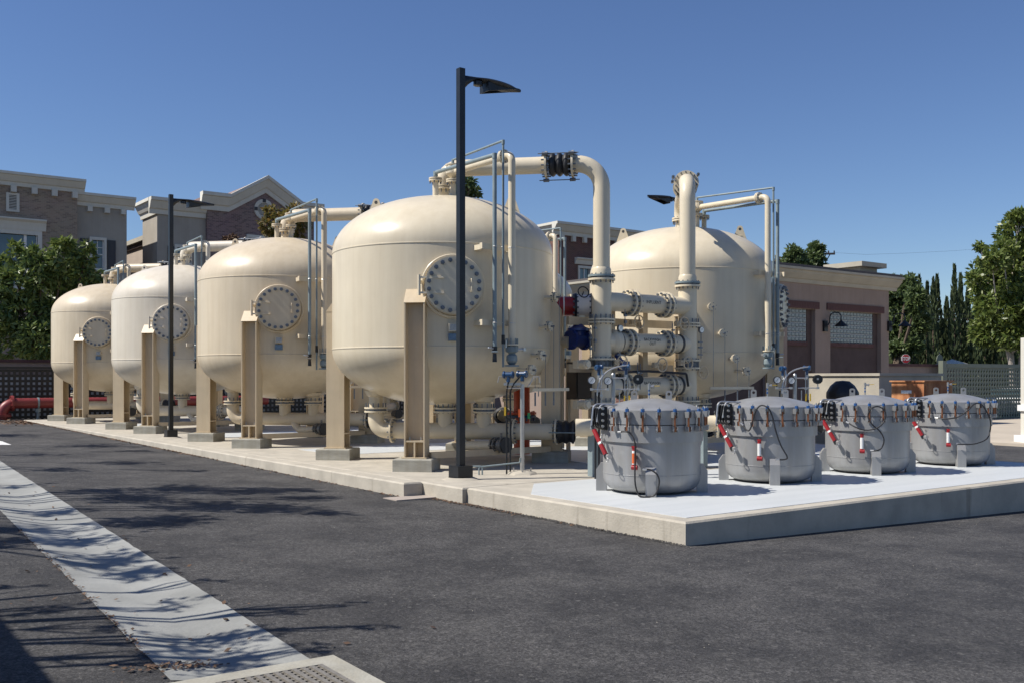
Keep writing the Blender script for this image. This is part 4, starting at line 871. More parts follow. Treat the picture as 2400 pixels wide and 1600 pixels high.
for f, pts in zip(FS, HO):
    P3 = []
    for i, (s_, z) in enumerate(pts):
        s2 = max(-.6, min(.6, s_)); r_ = FR + 0.13; dep = math.sqrt(r_ * r_ - s2 * s2) + (0.02 if i % 2 else 0)
        P3.append(ce * dep + tt * s2 + V((0, 0, z)))
    g = MB(); g.tube(bez(P3, 80), 0.0105, 8); g.m = 1
    for k in (0, -1):
        a, b = (P3[0], P3[1]) if k == 0 else (P3[-1], P3[-2]); g.cyl(a, a + (b - a).normalized() * 0.05, 0.013, n=8)
    g.build('hydraulic_hose', [RUBBER, STEEL], f)
# orange sleeve only on the first vessel's pump
e = V((math.cos(math.atan2(ce.y, ce.x) - math.radians(17)), math.sin(math.atan2(ce.y, ce.x) - math.radians(17)), 0)) * (FR + 0.075)
g = MB(); g.cyl(e + V((0, 0, 0.41)), e + V((0, 0, 0.535)), 0.0265, n=14); g.build('pump_sleeve', ORANGE, F1)
# black rubber couplings between the filters and the lines behind them
g0 = None
for i, f in enumerate(FS[:3]):
    x, y = f.location.x, f.location.y
    o = thing('branch_line', ('short cream branch line with black rubber coupling between the first two filters', 'short cream branch line with black rubber coupling behind the second filter', 'short cream branch line with black rubber coupling behind the third filter')[i], 'pipe', (x + 1.2, y + 1.75, 0.72), 0, 'branch lines behind the filters')
    g = MB(); g.cyl((-0.3, 0, 0), (-0.7, 0.35, 0), 0.13, n=20); g.flange((-0.32, 0.02, 0), (-.4, .35, 0), 0.23, 0.03, 12, 0.014, 0, 1, 0.04); g.build('pipe', [CREAM, BOLT], o)
    g = MB(); g.lathe([(0.01, 0), (0.2, 0), (0.235, 0.05), (0.18, 0.12), (0.235, 0.2), (0.2, 0.24)], (-0.12, -0.16, 0), 28, (-.4, .35, 0)); g.build('rubber_joint', RUBBER, o)
    g = MB(); g.b2((-0.55, 0.1, -0.72), (-0.45, 0.25, -0.1)); g.build('support', GREYP, o, smooth=False)

# ================================================================== LAMPS
def make_lamp(label, loc, h, rz, base=True):
    Lp = thing('lamp_post', label, 'lamp post', loc, rz, 'black area lamps')
    g = MB(); g.b2((-0.047, -0.047, 0.05), (0.047, 0.047, h)); g.build('pole', LAMPGREY, Lp, smooth=False)
    g = MB(); g.lathe([(0.27, -0.0), (0.2, 0.03), (0.18, 0.035)], (0, 0, 0), 20); g.build('grout', CONC, Lp)
    g = MB(); g.b2((-0.125, -0.125, 0.03), (0.125, 0.125, 0.20)); g.build('base_cover', BLACKM, Lp, smooth=False)
    # head: curved arm flowing into a pointed shoe-box
    N = 14; g = MB(); vs = []; fs = []; sec = 10
    for i in range(N + 1):
        t = i / N; x = 0.047 + 1.02 * t
        top = h - 0.085 - 0.0 + 0.012 * math.sin(t * PI) - 0.05 * max(0, t - 0.35)
        if t < 0.25: wd = 0.035 + 0.02 * t; th = 0.16 * (1 - t / 0.25) ** 2 + 0.05
        else:
            u = (t - 0.25) / 0.75; wd = 0.045 + 0.12 * math.sin(min(1, u * 1.15) * PI) ** 0.7 if u * 1.15 < 1 else 0.045; wd *= (1 - u ** 6 * 0.6); th = 0.045 + 0.06 * math.sin(u * PI)
        for k in range(sec):
            a = 2 * PI * k / sec; vs.append((x, wd * math.cos(a), top - th / 2 + th / 2 * math.sin(a)))
    for i in range(N):
        for k in range(sec): fs.append((i * sec + k, i * sec + (k + 1) % sec, (i + 1) * sec + (k + 1) % sec, (i + 1) * sec + k))
    fs += [tuple(range(sec)), tuple(reversed(range(N * sec, N * sec + sec)))]
    g.add(vs, fs); g.sharp = 50; g.build('head', LAMPGREY, Lp)
    g = MB(); g.lathe([(0.07, 0), (0.07, -0.05), (0.05, -0.06), (0.001, -0.06)], (0.30, 0, h - 0.14), 16); g.build('lens', BLACKM, Lp)
    g = MB(); g.prism([(0.42, h - 0.14), (0.98, h - 0.15), (0.42, h - 0.27)], (0, -0.11, 0), (1, 0, 0), (0, 0, 1), (0, 0.012, 0)); g.prism([(0.42, h - 0.14), (0.98, h - 0.15), (0.42, h - 0.27)], (0, 0.10, 0), (1, 0, 0), (0, 0, 1), (0, 0.012, 0)); g.b2((0.408, -0.11, h - 0.27), (0.4199, 0.112, h - 0.14)); g.build('glare_shield', LAMPGREY, Lp, smooth=False)
    return Lp
LA = make_lamp('tallest black lamp post standing in front of the nearest tank', (7.93, 11.95, 0), 5.87, 0)
dup(LA, (7.76, 24.35, 0), 'smaller black lamp post in front of the whiter tank')
dup(LA, (18.05, 17.45, 0.1), 'black lamp whose head points left beside the second riser', rz=PI)

# ================================================================== BUILDINGS
def wall_holes(mb, x0, x1, z0, z1, y, holes, th=0.3):
    xs = sorted(set([x0, x1] + [h[0] for h in holes] + [h[1] for h in holes])); zs = sorted(set([z0, z1] + [h[2] for h in holes] + [h[3] for h in holes]))
    for i in range(len(xs) - 1):
        for j in range(len(zs) - 1):
            cx_, cz_ = (xs[i] + xs[i + 1]) / 2, (zs[j] + zs[j + 1]) / 2
            if cx_ < x0 or cx_ > x1 or cz_ < z0 or cz_ > z1: continue
            if any(h[0] < cx_ < h[1] and h[2] < cz_ < h[3] for h in holes): continue
            mb.b2((xs[i], y, zs[j]), (xs[i + 1], y + th, zs[j + 1]))
def window(parent, x0, x1, z0, z1, y, trim=TRIM, mull=1, trans=1, fr=0.16, curtain=True, grid=False):
    g = MB(); f = fr
    for a, b in (((x0 - f, z1), (x1 + f, z1 + f * 1.3)), ((x0 - f, z0 - f), (x1 + f, z0)), ((x0 - f, z0), (x0, z1)), ((x1, z0), (x1 + f, z1))): g.b2((a[0], y - 0.08, a[1]), (b[0], y + 0.1, b[1]))
    g.b2((x0 - f - .06, y - 0.14, z0 - f - 0.05), (x1 + f + .06, y - 0.081, z0 - f + 0.04))
    wn = g.build('window', trim, parent, smooth=False)
    g = MB(); g.b2((x0, y + 0.13, z0), (x1, y + 0.15, z1)); g.build('pane', WGLASS, wn, smooth=False)
    g = MB()
    for k in range(1, mull + 1): xx = x0 + (x1 - x0) * k / (mull + 1); g.b2((xx - 0.035, y + 0.07, z0), (xx + 0.035, y + 0.129, z1))
    for k in range(1, trans + 1): zz = z0 + (z1 - z0) * k / (trans + 1); g.b2((x0, y + 0.085, zz - 0.03), (x1, y + 0.128, zz + 0.03))
    if grid:
        xm = (x0 + x1) / 2; g.b2((xm - 0.015, y + 0.10, (z0 + z1) / 2), (xm + 0.015, y + 0.128, z1)); zz = z0 + (z1 - z0) * .75; g.b2((x0, y + 0.1, zz - 0.015), (x1, y + 0.127, zz + 0.015))
    for xx in (x0 + .03, x1 - .03): g.b2((xx - 0.03, y + 0.06, z0), (xx + 0.03, y + 0.126, z1))
    g.build('muntin', WHITE, wn, smooth=False)
    return wn
CORN = [(0, 0), (0, -1.0), (-0.10, -1.0), (-0.13, -0.72), (-0.22, -0.66), (-0.40, -0.30), (-0.42, -0.24), (-0.52, -0.2), (-0.52, 0)]
def cornice(parent, x0, x1, y, z, hgt=1.0, sx=1.0, mat_=TRIM, left=None, wallx=None):
    g = MB(); g.prism([(p[0] * sx, p[1] * hgt) for p in CORN], (x0, y, z), (0, 1, 0), (0, 0, 1), (x1 - x0, 0, 0)); return g.build('cornice', mat_, parent, smooth=False)
BY = 60.0
P = lambda px, py, Y=BY: at(px, py, Y=Y)
# --- building 1
p0 = P(0, 403); B1 = thing('apartment_building', 'tan brick and stucco apartment house at the far left behind the leafy tree', 'building', (0, BY, 0), 0, 'apartment houses beyond the yard')
LX = lambda px, Y=BY: at(px, 800, Y=Y).x
def LZ(px, py, Y=BY): return at(px, py, Y=Y).z
def W(parent_off, *a): pass
x0, x1 = LX(-330), LX(181); zt = LZ(0, 403)
wl, wr = LX(-70), LX(88); wz0, wz1 = LZ(50, 668), LZ(50, 550)
g = MB(); wall_holes(g, x0, x1, -0.5, zt, 0, [(wl, wr, wz0, wz1)]); g.b2((x0, 0.31, -0.5), (x1, 12, zt - .3)); g.build('brick_wall', BRTAN, B1, smooth=False)
cornice(B1, x0, x1 + 0.38, -0.001, zt + 0.02, 0.72, 0.9)
for a, b in ((-24, -11), (24, 37), (73, 86), (120, 133), (168, 180)):
    g = MB(); g.b2((LX(a), -0.26, zt - 1.05), (LX(b), -0.002, zt - 0.70)); g.build('bracket', TRIM, B1, smooth=False)
wn = window(B1, wl, wr, wz0, wz1, 0, mull=0, trans=0, fr=0.22)
g = MB(); xx = LX(59.5); g.b2((xx - 0.07, 0.05, wz0), (xx + 0.07, 0.128, wz1)); g.build('mullion', WHITE, wn, smooth=False)
g = MB()
for k in range(26): xx = wl + 0.1 + k * (wr - wl) * 0.86 / 26; g.cyl((xx, 0.26, wz0), (xx, 0.26, wz1), 0.07, n=8)
g.build('curtain', CURT, wn)
g = MB(); z = LZ(50, 513); g.prism([(0, 0), (0, -.62), (-0.1, -.62), (-0.14, -0.4), (-0.2, -0.2), (-0.34, -0.08), (-0.34, 0)], (LX(-90), -0.001, z), (0, 1, 0), (0, 0, 1), (LX(107) - LX(-90), 0, 0)); g.build('window_hood', TRIM, B1, smooth=False)
lv = MB(); a, b, c, d = LX(14), LX(45), LZ(30, 497), LZ(30, 453)
for u, v_ in (((a, c), (b, c + .12)), ((a, d - .12), (b, d)), ((a, c + .12), (a + .14, d - .12)), ((b - .14, c + .12), (b, d - .12))): lv.b2((u[0], -0.08, u[1]), (v_[0], -0.002, v_[1]))
lvo = lv.build('vent', TRIM, B1, smooth=False)
g = MB(); g.b2((a + .14, -0.02, c + .12), (b - .14, -0.003, d - .12)); g.build('vent_back', SHUT, lvo, smooth=False)
sm = None
for k in range(9):
    zz = c + 0.16 + k * (d - c - 0.3) / 8.5
    if sm is None: g = MB(); g.b2((a + .14, -0.06, -0.015), (b - .14, -0.022, 0.022)); o = g.build('louvre_slat', TRIM, lvo, smooth=False); sm = o.data
    else: o = link('louvre_slat', sm, lvo)
    o.location = (0, 0, zz)
# stucco part of building 1
xs0, xs1 = x1 + 0.001, LX(297, BY + 0.4); z2 = LZ(250, 460, BY + 0.4) ; yo = 0.4
a, b, c, d = LX(219), LX(248), LZ(235, 628), LZ(235, 562)
g = MB(); wall_holes(g, xs0, xs1, -0.5, z2, yo, [(a, b, c, d)]); g.b2((xs0, yo + .31, -0.5), (xs1, 12, z2 - .2)); g.build('stucco_wall', STUCCO, B1, smooth=False)
cornice(B1, xs0 + .002, xs1 + 0.42, yo - 0.001, z2 + 0.02, 0.72, 0.9)
for q, r_ in ((208, 219), (248, 260), (287, 297)):
    g = MB(); g.b2((LX(q), yo - 0.24, z2 - 1.0), (LX(r_), yo - 0.002, z2 - 0.70)); g.build('bracket', TRIM, B1, smooth=False)
window(B1, a, b, c, d, yo, mull=0, trans=1, fr=0.13, grid=True)
for q, r_ in ((192, 212), (256, 275)):
    s0_ = MB(); u, v_ = LX(q), LX(r_); s0_.b2((u, yo - 0.07, c - .05), (v_, yo - 0.002, d + .05)); so_ = s0_.build('shutter', SHUT, B1, smooth=False)
    g = MB()
    for k in range(2): g.b2((u + .07, yo - 0.085, c + .05 + k * (d - c) / 2), (v_ - .07, yo - 0.071, c - .1 + (k + 1) * (d - c) / 2))
    g.build('shutter_panel', SHUT, so_, smooth=False)
# --- building 2, gabled
B2 = thing('apartment_building', 'apartment house with a purple brick gable and a round louvred vent', 'building', (0, BY, 0), 0, 'apartment houses beyond the yard')
xa, xb, xc = LX(372), LX(486), LX(736); zs = LZ(420, 470) ; zr = LZ(486, 456)
a, b, c, d = LX(418), LX(447), LZ(430, 650), LZ(430, 580)
g = MB(); wall_holes(g, xa, xb, -0.5, zs, 0.3, [(a, b, c, d)]); g.b2((xa, 0.61, -0.5), (xb, 3.2, zs)); g.build('stucco_wall', STUCCO, B2, smooth=False)
window(B2, a, b, c, d, 0.3, mull=0, trans=1, fr=0.14)
g = MB(); g.b2((LX(397), 0.23, c - .05), (LX(411), 0.298, d + .05)); g.build('shutter', SHUT, B2, smooth=False)
g = MB(); g.prism([(p[0], p[1] * 0.95) for p in CORN], (xa - 0.5, 0.299, zs + 0.05), (0, 1, 0), (0, 0, 1), (xb - xa + 0.49, 0, 0))
g.prism([(p[0], p[1] * 0.95) for p in CORN], (xa - 0.001, 0.3, zs + 0.049), (1, 0, 0), (0, 0, 1), (0, 3.0, 0)); g.build('cornice', TRIM, B2, smooth=False)
g = MB(); xg0, xg1, xgp = LX(535), LX(703), LX(622); zg = LZ(540, 456); zp_ = LZ(622, 414); ze = LZ(486, 452)
outl = [(xb, -0.5), (xc, -0.5), (xc, ze - .1), (xg1, ze - .1), (xgp, zp_ - .1), (xg0, ze - .1), (xb, ze - .1)]
g.prism(outl, (0, 0, 0), (1, 0, 0), (0, 0, 1), (0, 8, 0)); g.build('gable_wall', BRPUR, B2, smooth=False)
g = MB()
def rake(pts, prof, y, closed=False):
    n = len(prof); vs = []; 
    for (x, z) in pts: vs += [(x, y + p[0], z + p[1]) for p in prof]
    fs = []
    for i in range(len(pts) - 1):
        for k in range(n): fs.append((i * n + k, i * n + (k + 1) % n, (i + 1) * n + (k + 1) % n, (i + 1) * n + k))
    fs += [tuple(reversed(range(n))), tuple(range((len(pts) - 1) * n, len(pts) * n))]
    return vs, fs
g.add(*rake([(xb - .45, ze), (xg0, ze), (xgp, zp_), (xg1, ze), (xc + .5, ze)], [(p[0] - 0.001, p[1] * 1.05) for p in CORN], 0)); g.build('gable_cornice', TRIM, B2, smooth=False)
cc = at(618, 492, Y=BY); cx_, cz_ = cc.x, cc.z; rv = 24 * (cc.x * SN + BY * CS) / FOC
g = MB(); g.lathe([(rv * 0.66, 0), (rv * 0.66, 0.1), (rv, 0.1), (rv, 0)], (cx_, -0.002, cz_), 40, (0, -1, 0)); vo = g.build('round_vent', TRIM, B2)
g = MB(); g.cyl((cx_, -0.003, cz_), (cx_, -0.02, cz_), rv * 0.66, n=32); g.build('vent_back', SHUT, vo)
for k in range(11):
    z = -rv * 0.6 + k * rv * 0.12; hw = math.sqrt(max(0.01, (rv * .655) ** 2 - z * z)); g = MB(); g.b2((cx_ - hw, -0.07, cz_ + z), (cx_ + hw, -0.021, cz_ + z + rv * 0.055)); g.build('louvre_slat', TRIM, vo, smooth=False)
for q in range(4):
    g = MB(); ux, uz = math.cos(q * PI / 2), math.sin(q * PI / 2); m_ = (cx_ + ux * rv * .85, cz_ + uz * rv * .85); g.b2((m_[0] - (rv * .17 if ux else .03), -0.115, m_[1] - (rv * .17 if uz else .03)), (m_[0] + (rv * .17 if ux else .03), -0.103, m_[1] + (rv * .17 if uz else .03))); g.build('vent_joint', SHUT, vo, smooth=False)
g = MB(); g.b2((LX(577), -0.14, LZ(600, 560)), (LX(660), -0.002, LZ(600, 552))); g.build('window_hood', TRIM, B2, smooth=False)
# lower rear wing with sloping eaves
Xw = xa + 0.6; zw = at(356, 550, X=Xw).z; yb = at(296, 600, X=Xw).y - BY
g = MB(); g.b2((Xw, 3.2, -0.5), (Xw + 10, yb + 4, zw - .55)); g.build('wing_wall', STUCPL, B2, smooth=False)
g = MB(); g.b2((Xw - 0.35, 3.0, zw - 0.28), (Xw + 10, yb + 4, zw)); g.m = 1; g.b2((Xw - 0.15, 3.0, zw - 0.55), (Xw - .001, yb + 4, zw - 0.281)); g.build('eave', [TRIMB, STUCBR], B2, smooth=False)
q1, q2 = at(353, 600, X=Xw), at(347, 600, X=Xw); z0_, z1_ = at(350, 604, X=Xw).z, at(350, 570, X=Xw).z
g = MB(); g.b2((Xw - 0.06, q1.y - BY - .2, z0_ - .15), (Xw - 0.002, q2.y - BY + .4, z1_ + .15)); wn = g.build('window', TRIM, B2, smooth=False)
g = MB(); g.b2((Xw - 0.07, q1.y - BY, z0_), (Xw - 0.061, q2.y - BY + .2, z1_)); g.build('pane', WGLASS, wn, smooth=False)
# --- building 3
B3 = thing('apartment_building', 'dark red brick apartment block between the nearest tank and the right tank', 'building', (0, BY, 0), 0, 'apartment houses beyond the yard')
xa, xb = LX(1310), LX(1600); zt = LZ(1310, 523)
a, b, c, d = LX(1358), LX(1383), LZ(1370, 690), LZ(1370, 630)
g = MB(); wall_holes(g, xa, xb, -0.5, zt, 0, [(a, b, c, d)]); g.b2((xa, 0.31, -0.5), (xb, 10, zt - .2)); g.build('brick_wall', BRRED, B3, smooth=False)
g = MB(); g.prism([(p[0] * 1.3, p[1] * .95) for p in CORN], (xa - .7, -0.001, zt + .03), (0, 1, 0), (0, 0, 1), (xb - xa + .7, 0, 0)); g.prism([(p[0] * 1.3, p[1] * .95) for p in CORN], (xa - .001, 0, zt + .029), (1, 0, 0), (0, 0, 1), (0, 9.9, 0)); g.build('cornice', TRIM, B3, smooth=False)
for q in (1311, 1338, 1364, 1391, 1440): g = MB(); u = LX(q); g.b2((u, -0.28, zt - 1.35), (u + .3, -0.002, zt - 0.93)); g.build('bracket', TRIM, B3, smooth=False)
window(B3, a, b, c, d, 0, mull=1, trans=0, fr=0.16)
g = MB(); z = LZ(1370, 606); g.prism([(0, 0), (0, -.5), (-0.1, -.5), (-0.2, -0.2), (-0.34, -0.08), (-0.34, 0)], (a - .5, -0.001, z), (0, 1, 0), (0, 0, 1), (b - a + 1.4, 0, 0)); g.build('window_hood', TRIM, B3, smooth=False)
# --- pump house
PY = 24.6; PH = thing('pump_house', 'low pink stucco pump house with glass block windows behind the right tank', 'building', (0, PY, 0))
x0, x1 = 29.0, LX(2083, PY); zt = 5.68; zb = -0.7
r1 = (LX(1845, PY), LX(1911, PY)); r2 = (LX(1946, PY), LX(2065, PY)); zl = LZ(2000, 731, PY)
r0 = (r1[0] - 4.3, r1[0] - 1.2)
g = MB(); wall_holes(g, x0, x1, zb, zt, 0, [(r0[0], r0[1], zb, zl), (r1[0], r1[1], zb, zl), (r2[0], r2[1], zb, zl)], 0.25); g.b2((x0, 0.26, zb), (x1, 18, zt - 0.1)); g.build('stucco_wall', STUCPK, PH, smooth=False)
zg1, zg0 = LZ(2000, 731, PY), LZ(2000, 804, PY); zs0 = LZ(2000, 813, PY)
for (u, v_) in (r0, r1, r2):
    g = MB(); g.b2((u + .001, 0.19, zb), (v_ - .001, 0.259, zs0)); g.m = 0; g.b2((v_ - 0.30, 0.19, zs0), (v_ - .001, 0.259, zl - .001)); g.build('recessed_panel', STUCBR, PH, smooth=False)
    # soldier course of bricks above and below
    bm_ = None; nb = int((v_ - u + 0.5) / 0.1)
    for k in range(nb):
        if bm_ is None: q = MB(); q.b2((0.004, -0.05, 0), (0.096, -0.002, zl * 0 + 0.27)); o = q.build('brick', BRSOL, PH, smooth=False); bm_ = o.data
        else: o = link('brick', bm_, PH)
        o.location = (u - 0.25 + k * 0.1, 0, zl + 0.01)
    g = MB(); g.b2((u, 0.12, zs0), (v_ - .31, 0.189, zg0)); g.build('sill', BRSOL, PH, smooth=False)
    n_ = max(1, int((v_ - .33 - u) / 0.21)); m_ = 7; pw = (v_ - .33 - u) / n_; ph = (zg1 - zg0) / m_
    g = MB(); g.b2((u, 0.215, zg0), (v_ - .31, 0.24, zg1)); wnd = g.build('window', mat('block_mortar', (0.5, 0.52, 0.5), 0.8) if 'block_mortar' not in bpy.data.materials else bpy.data.materials['block_mortar'], PH, smooth=False)
    gm = None
    for i in range(n_):
        for j in range(m_):
            if gm is None:
                q = MB(); e1, e2 = pw / 2 - 0.012, ph / 2 - 0.012; c1, c2 = e1 - .03, e2 - .03
                q.add([(-e1, 0.2, -e2), (e1, 0.2, -e2), (e1, 0.2, e2), (-e1, 0.2, e2), (-c1, 0.165, -c2), (c1, 0.165, -c2), (c1, 0.165, c2), (-c1, 0.165, c2)], [(0, 1, 5, 4), (1, 2, 6, 5), (2, 3, 7, 6), (3, 0, 4, 7), (4, 5, 6, 7)])
                o = q.build('glass_block', GBLOCK, wnd, smooth=False); gm = o.data
            else: o = link('glass_block', gm, wnd)
            o.location = (u + (i + .5) * pw, 0.012, zg0 + (j + .5) * ph)
g = MB(); pr = [(0, 0.18), (0, -0.38), (-0.05, -0.38), (-0.09, -0.24), (-0.15, -0.21), (-0.32, -0.02), (-0.34, 0.07), (-0.44, 0.09), (-0.44, 0.18)]
g.prism(pr, (x0 - .5, -0.001, zt - 0.18), (0, 1, 0), (0, 0, 1), (x1 - x0 + 1.0, 0, 0)); g.prism(pr, (x0 - .001, 0, zt - 0.181), (1, 0, 0), (0, 0, 1), (0, 18, 0)); g.build('cornice', TRIMB, PH, smooth=False)
g = MB(); g.b2((x0 - .4, -0.4, zt + 0.001), (x1 + .4, 18, zt + 0.10)); g.build('roof', mat('roof_felt', (0.10, 0.09, 0.09), 0.9), PH, smooth=False)
g = MB(); u, v_ = LX(2030, PY), LX(2085, PY); g.b2((u + .3, 0.5, zt + .101), (v_ - .15, 1.8, zt + 0.42)); g.b2((u, 0.2, zt + 0.42), (v_ + .1, 2.1, zt + 0.62)); g.build('chimney', TRIMB, PH, smooth=False)
for k, px in enumerate((1932, 2083)):
    wl_ = MB(); u = LX(px, PY); z = LZ(px, 764, PY); wl_.b2((u - 0.12, -0.1, z - .22), (u + .1, -0.002, z + .2)); wl_.pipe([(u + .0, -0.1, z), (u + .1, -0.15, z), (u + .1, -.22, z + .52), (u + .42, -0.48, z + .52), (u + .42, -.48, z + .2)], 0.024, 0.16, n=8)
    wl_.lathe([(0.03, 0.24), (0.05, 0.19), (0.10, 0.14), (0.24, 0.02), (0.26, -0.02), (0.22, -0.02)], (u + .42, -.48, z), 20)
    o = wl_.build('wall_lamp', BLACKM); o.location = (0, PY, 0); tag(o, ('black gooseneck lamp on the pump house wall between its two windows', 'black gooseneck lamp at the right corner of the pump house')[k], 'wall lamp', 'gooseneck lamps on the pump house')
# brick piers of the pump house side facing the sun
g = MB(); 
for yy_ in (2.0, 6.5, 11.0): g.b2((x0 - 0.12, yy_, zb), (x0 - 0.001, yy_ + 0.5, zt - .75))
g.build('brick_pier', BRRED, PH, smooth=False)

# ================================================================== WALLS, FENCES, GATE
def lattice(parent, x0, x1, z0, z1, pitch, sw, m, hp=None):
    hp = hp or pitch
    nv = int((x1 - x0) / pitch); nh = int((z1 - z0) / hp)
    g = MB(); g.b2((-sw / 2, -0.02, z0), (sw / 2, 0.0, z1)); me = None
    for i in range(nv + 1):
        if me is None: o = g.build('slat', m, parent, smooth=False); me = o.data
        else: o = link('slat', me, parent)
        o.location = (x0 + i * (x1 - x0) / nv, 0, 0)
    g = MB(); g.b2((x0, 0.001, -sw / 2), (x1, 0.02, sw / 2)); me = None
    for j in range(nh + 1):
        if me is None: o = g.build('slat', m, parent, smooth=False); me = o.data
        else: o = link('slat', me, parent)
        o.location = (0, 0, z0 + j * (z1 - z0) / nh)
FY = 39.6
lf = thing('lattice_fence', 'dark square mesh lattice fence behind the red pipe at the left', 'fence', (0, FY, 0))
lattice(lf, LX(-60, FY), LX(-60, FY) + 22, -0.15, 1.72, 0.182, 0.095, GATED, 0.171)
g = MB(); g.b2((LX(-60, FY), -0.05, 1.78), (LX(-60, FY) + 22, 0.05, 1.86)); g.build('rail', GATED, lf, smooth=False)
bw = thing('block_wall', 'pinkish stucco boundary wall with a brick cap behind the dark lattice', 'wall', (0, 40.9, 0))
g = MB(); g.b2((-14, 0, 1.5), (28, 0.25, 2.03)); g.build('wall', STUCPK, bw, smooth=False)
g = MB(); g.b2((-14, -0.02, -0.4), (28, 0.25, 1.499)); g.build('bright_backing', TRIM, bw, smooth=False)  # lower wall coloured pale to stand in for the light behind the lattice holes
g = MB(); g.b2((-14, -0.06, 2.031), (28, 0.31, 2.14)); g.build('cap', BRSOL, bw, smooth=False)
gt = thing('sliding_gate', 'grey green lattice gate across the road at the right', 'gate', (0, 25.1, 0))
gx0, gx1 = LX(2217, 25.1), LX(2397, 25.1) + 6; gb, gtp = LZ(2300, 986, 25.1), LZ(2300, 862, 25.1)
lattice(gt, gx0, gx1, gb + 0.12, gtp - .05, 0.242, 0.125, GATEG, 0.214)
g = MB(); g.b2((gx0, -0.06, gtp + .02), (gx1, 0.06, gtp + .2)); g.build('top_rail', GATEG, gt, smooth=False)
g = MB(); g.b2((gx0, -0.06, gb - .1), (gx1, 0.06, gb + .03)); g.build('bottom_rail', GATEG, gt, smooth=False)
g = MB(); g.b2((gx0 - 0.42, -0.1, gb - .1), (gx0 - .1, 0.12, gtp + .32)); g.build('gate_post', GATEG, gt, smooth=False)
rw = thing('boundary_wall', 'low pink stucco wall with dark cap between pump house and gate', 'wall', (0, 25.6, 0))
a, b = LX(2070, 25.6), LX(2206, 25.6); z = LZ(2120, 858, 25.6)
g = MB(); g.b2((a, 0, -0.7), (b, 0.25, z)); g.build('wall', STUCPK, rw, smooth=False)
g = MB(); g.b2((a, -0.06, z + .001), (b, 0.31, z + .12)); g.build('cap', BRSOL, rw, smooth=False)
gp = thing('gate_pillar', 'stucco pillar with a pale stepped cap beside the gate', 'pillar', (*at(2232, 800, Y=28.0).xy, 0))
g = MB(); g.b2((-.42, -.42, -0.7), (.42, .42, 1.9)); g.build('shaft', STUCPK, gp, smooth=False)
g = MB(); g.b2((-.52, -.52, 1.901), (.52, .52, 2.05)); g.b2((-.62, -.62, 2.05), (.62, .62, 2.16)); g.add([(-.6, -.6, 2.16), (.6, -.6, 2.16), (.6, .6, 2.16), (-.6, .6, 2.16), (0, 0, 2.42)], [(0, 1, 4), (1, 2, 4), (2, 3, 4), (3, 0, 4)]); g.build('cap', TRIM, gp, smooth=False)
# concrete vault and objects in front of it
g = MB(); g.b2((19.6, 12.9, -0.7), (22.1, 14.75, 1.50)); g.b2((19.56, 12.86, 1.501), (22.14, 14.79, 1.56)); tag(g.build('concrete_vault', CONC, smooth=False), 'pale concrete equipment vault behind the third filter', 'concrete vault')
bx = thing('rusty_cabinet', 'rusty orange steel cabinet behind the farthest filter', 'cabinet', (18.55, 11.2, 0))
RUST = mat('rusty_steel', (0.22, 0.06, 0.02), 0.8, var=0.0, vs=3.0, col2=(0.62, 0.30, 0.13), vd=9, bump=.2, stretch=(1, 1, .45))
g = MB(); g.b2((0, 0, -0.7), (1.05, 0.72, 1.37)); g.b2((-0.03, -0.03, 1.371), (1.08, 0.75, 1.40)); g.build('enclosure', RUST, bx, smooth=False)
g = MB(); g.b2((0.06, -0.018, 0), (0.98, -0.002, 1.3)); g.build('door', RUST, bx, smooth=False)
g = MB(); g.b2((-0.006, 0.27, 1.14), (-0.001, 0.50, 1.20)); g.build('sticker', WHITE, bx, smooth=False)
tp = at(1975, 915, D=21.0)
g = MB(); n = 20; prof = [(0.16, -0.7), (0.18, 0.75), (0.28, 0.9), (0.335, 1.05), (0.33, 1.15), (0.25, 1.29), (0.14, 1.385), (0.001, 1.40)]
g.lathe(prof, (0, 0, 0), 11)
o = g.build('covered_pump', TARP, loc=(tp.x, tp.y, 0)); tag(o, 'rounded shape under black sheeting against the concrete vault', 'covered pump')
# pale column at the right edge
cpo = at(2420, 900, D=30.5); cl = thing('painted_column', 'pale cream column with stepped footing at the right edge', 'column', (cpo.x, cpo.y, -0.5), vr)
g = MB(); g.b2((-0.24, -0.24, 0.12), (0.24, 0.24, 3.17)); g.build('shaft', TRIM, cl, smooth=False)
g = MB(); g.b2((-0.38, -0.38, 0), (0.38, 0.38, 0.2)); g.build('footing', WHITE, cl, smooth=False)
g = MB(); g.b2((-0.31, -0.31, 0.95), (0.31, 0.31, 1.13)); g.build('collar', WHITE, cl, smooth=False)
# stop sign
sp = at(2123, 840, D=47); ss = thing('stop_sign', 'red octagonal STOP sign above the low wall', 'road sign', (sp.x, sp.y, 0), vr)
rr = 10.6 * 47 / FOC
oc = lambda r_: [(r_ * math.cos(PI / 8 + k * PI / 4), r_ * math.sin(PI / 8 + k * PI / 4)) for k in range(8)]
g = MB(); g.prism(oc(rr * 1.05), (0, 0, sp.z), (1, 0, 0), (0, 0, 1), (0, 0.02, 0)); g.build('border', WHITE, ss, smooth=False)
g = MB(); g.prism(oc(rr * 0.97), (0, -0.008, sp.z), (1, 0, 0), (0, 0, 1), (0, 0.006, 0)); g.build('face', STOPR, ss, smooth=False)
g = MB(); g.cyl((0, 0.05, -0.7), (0, 0.05, sp.z + rr), 0.03, n=8); g.build('post', GREYP, ss)
cu = bpy.data.curves.new('lettering', 'FONT'); cu.body = 'STOP'; cu.size = rr * 0.95; cu.align_x = 'CENTER'; cu.align_y = 'CENTER'; cu.offset = 0.008
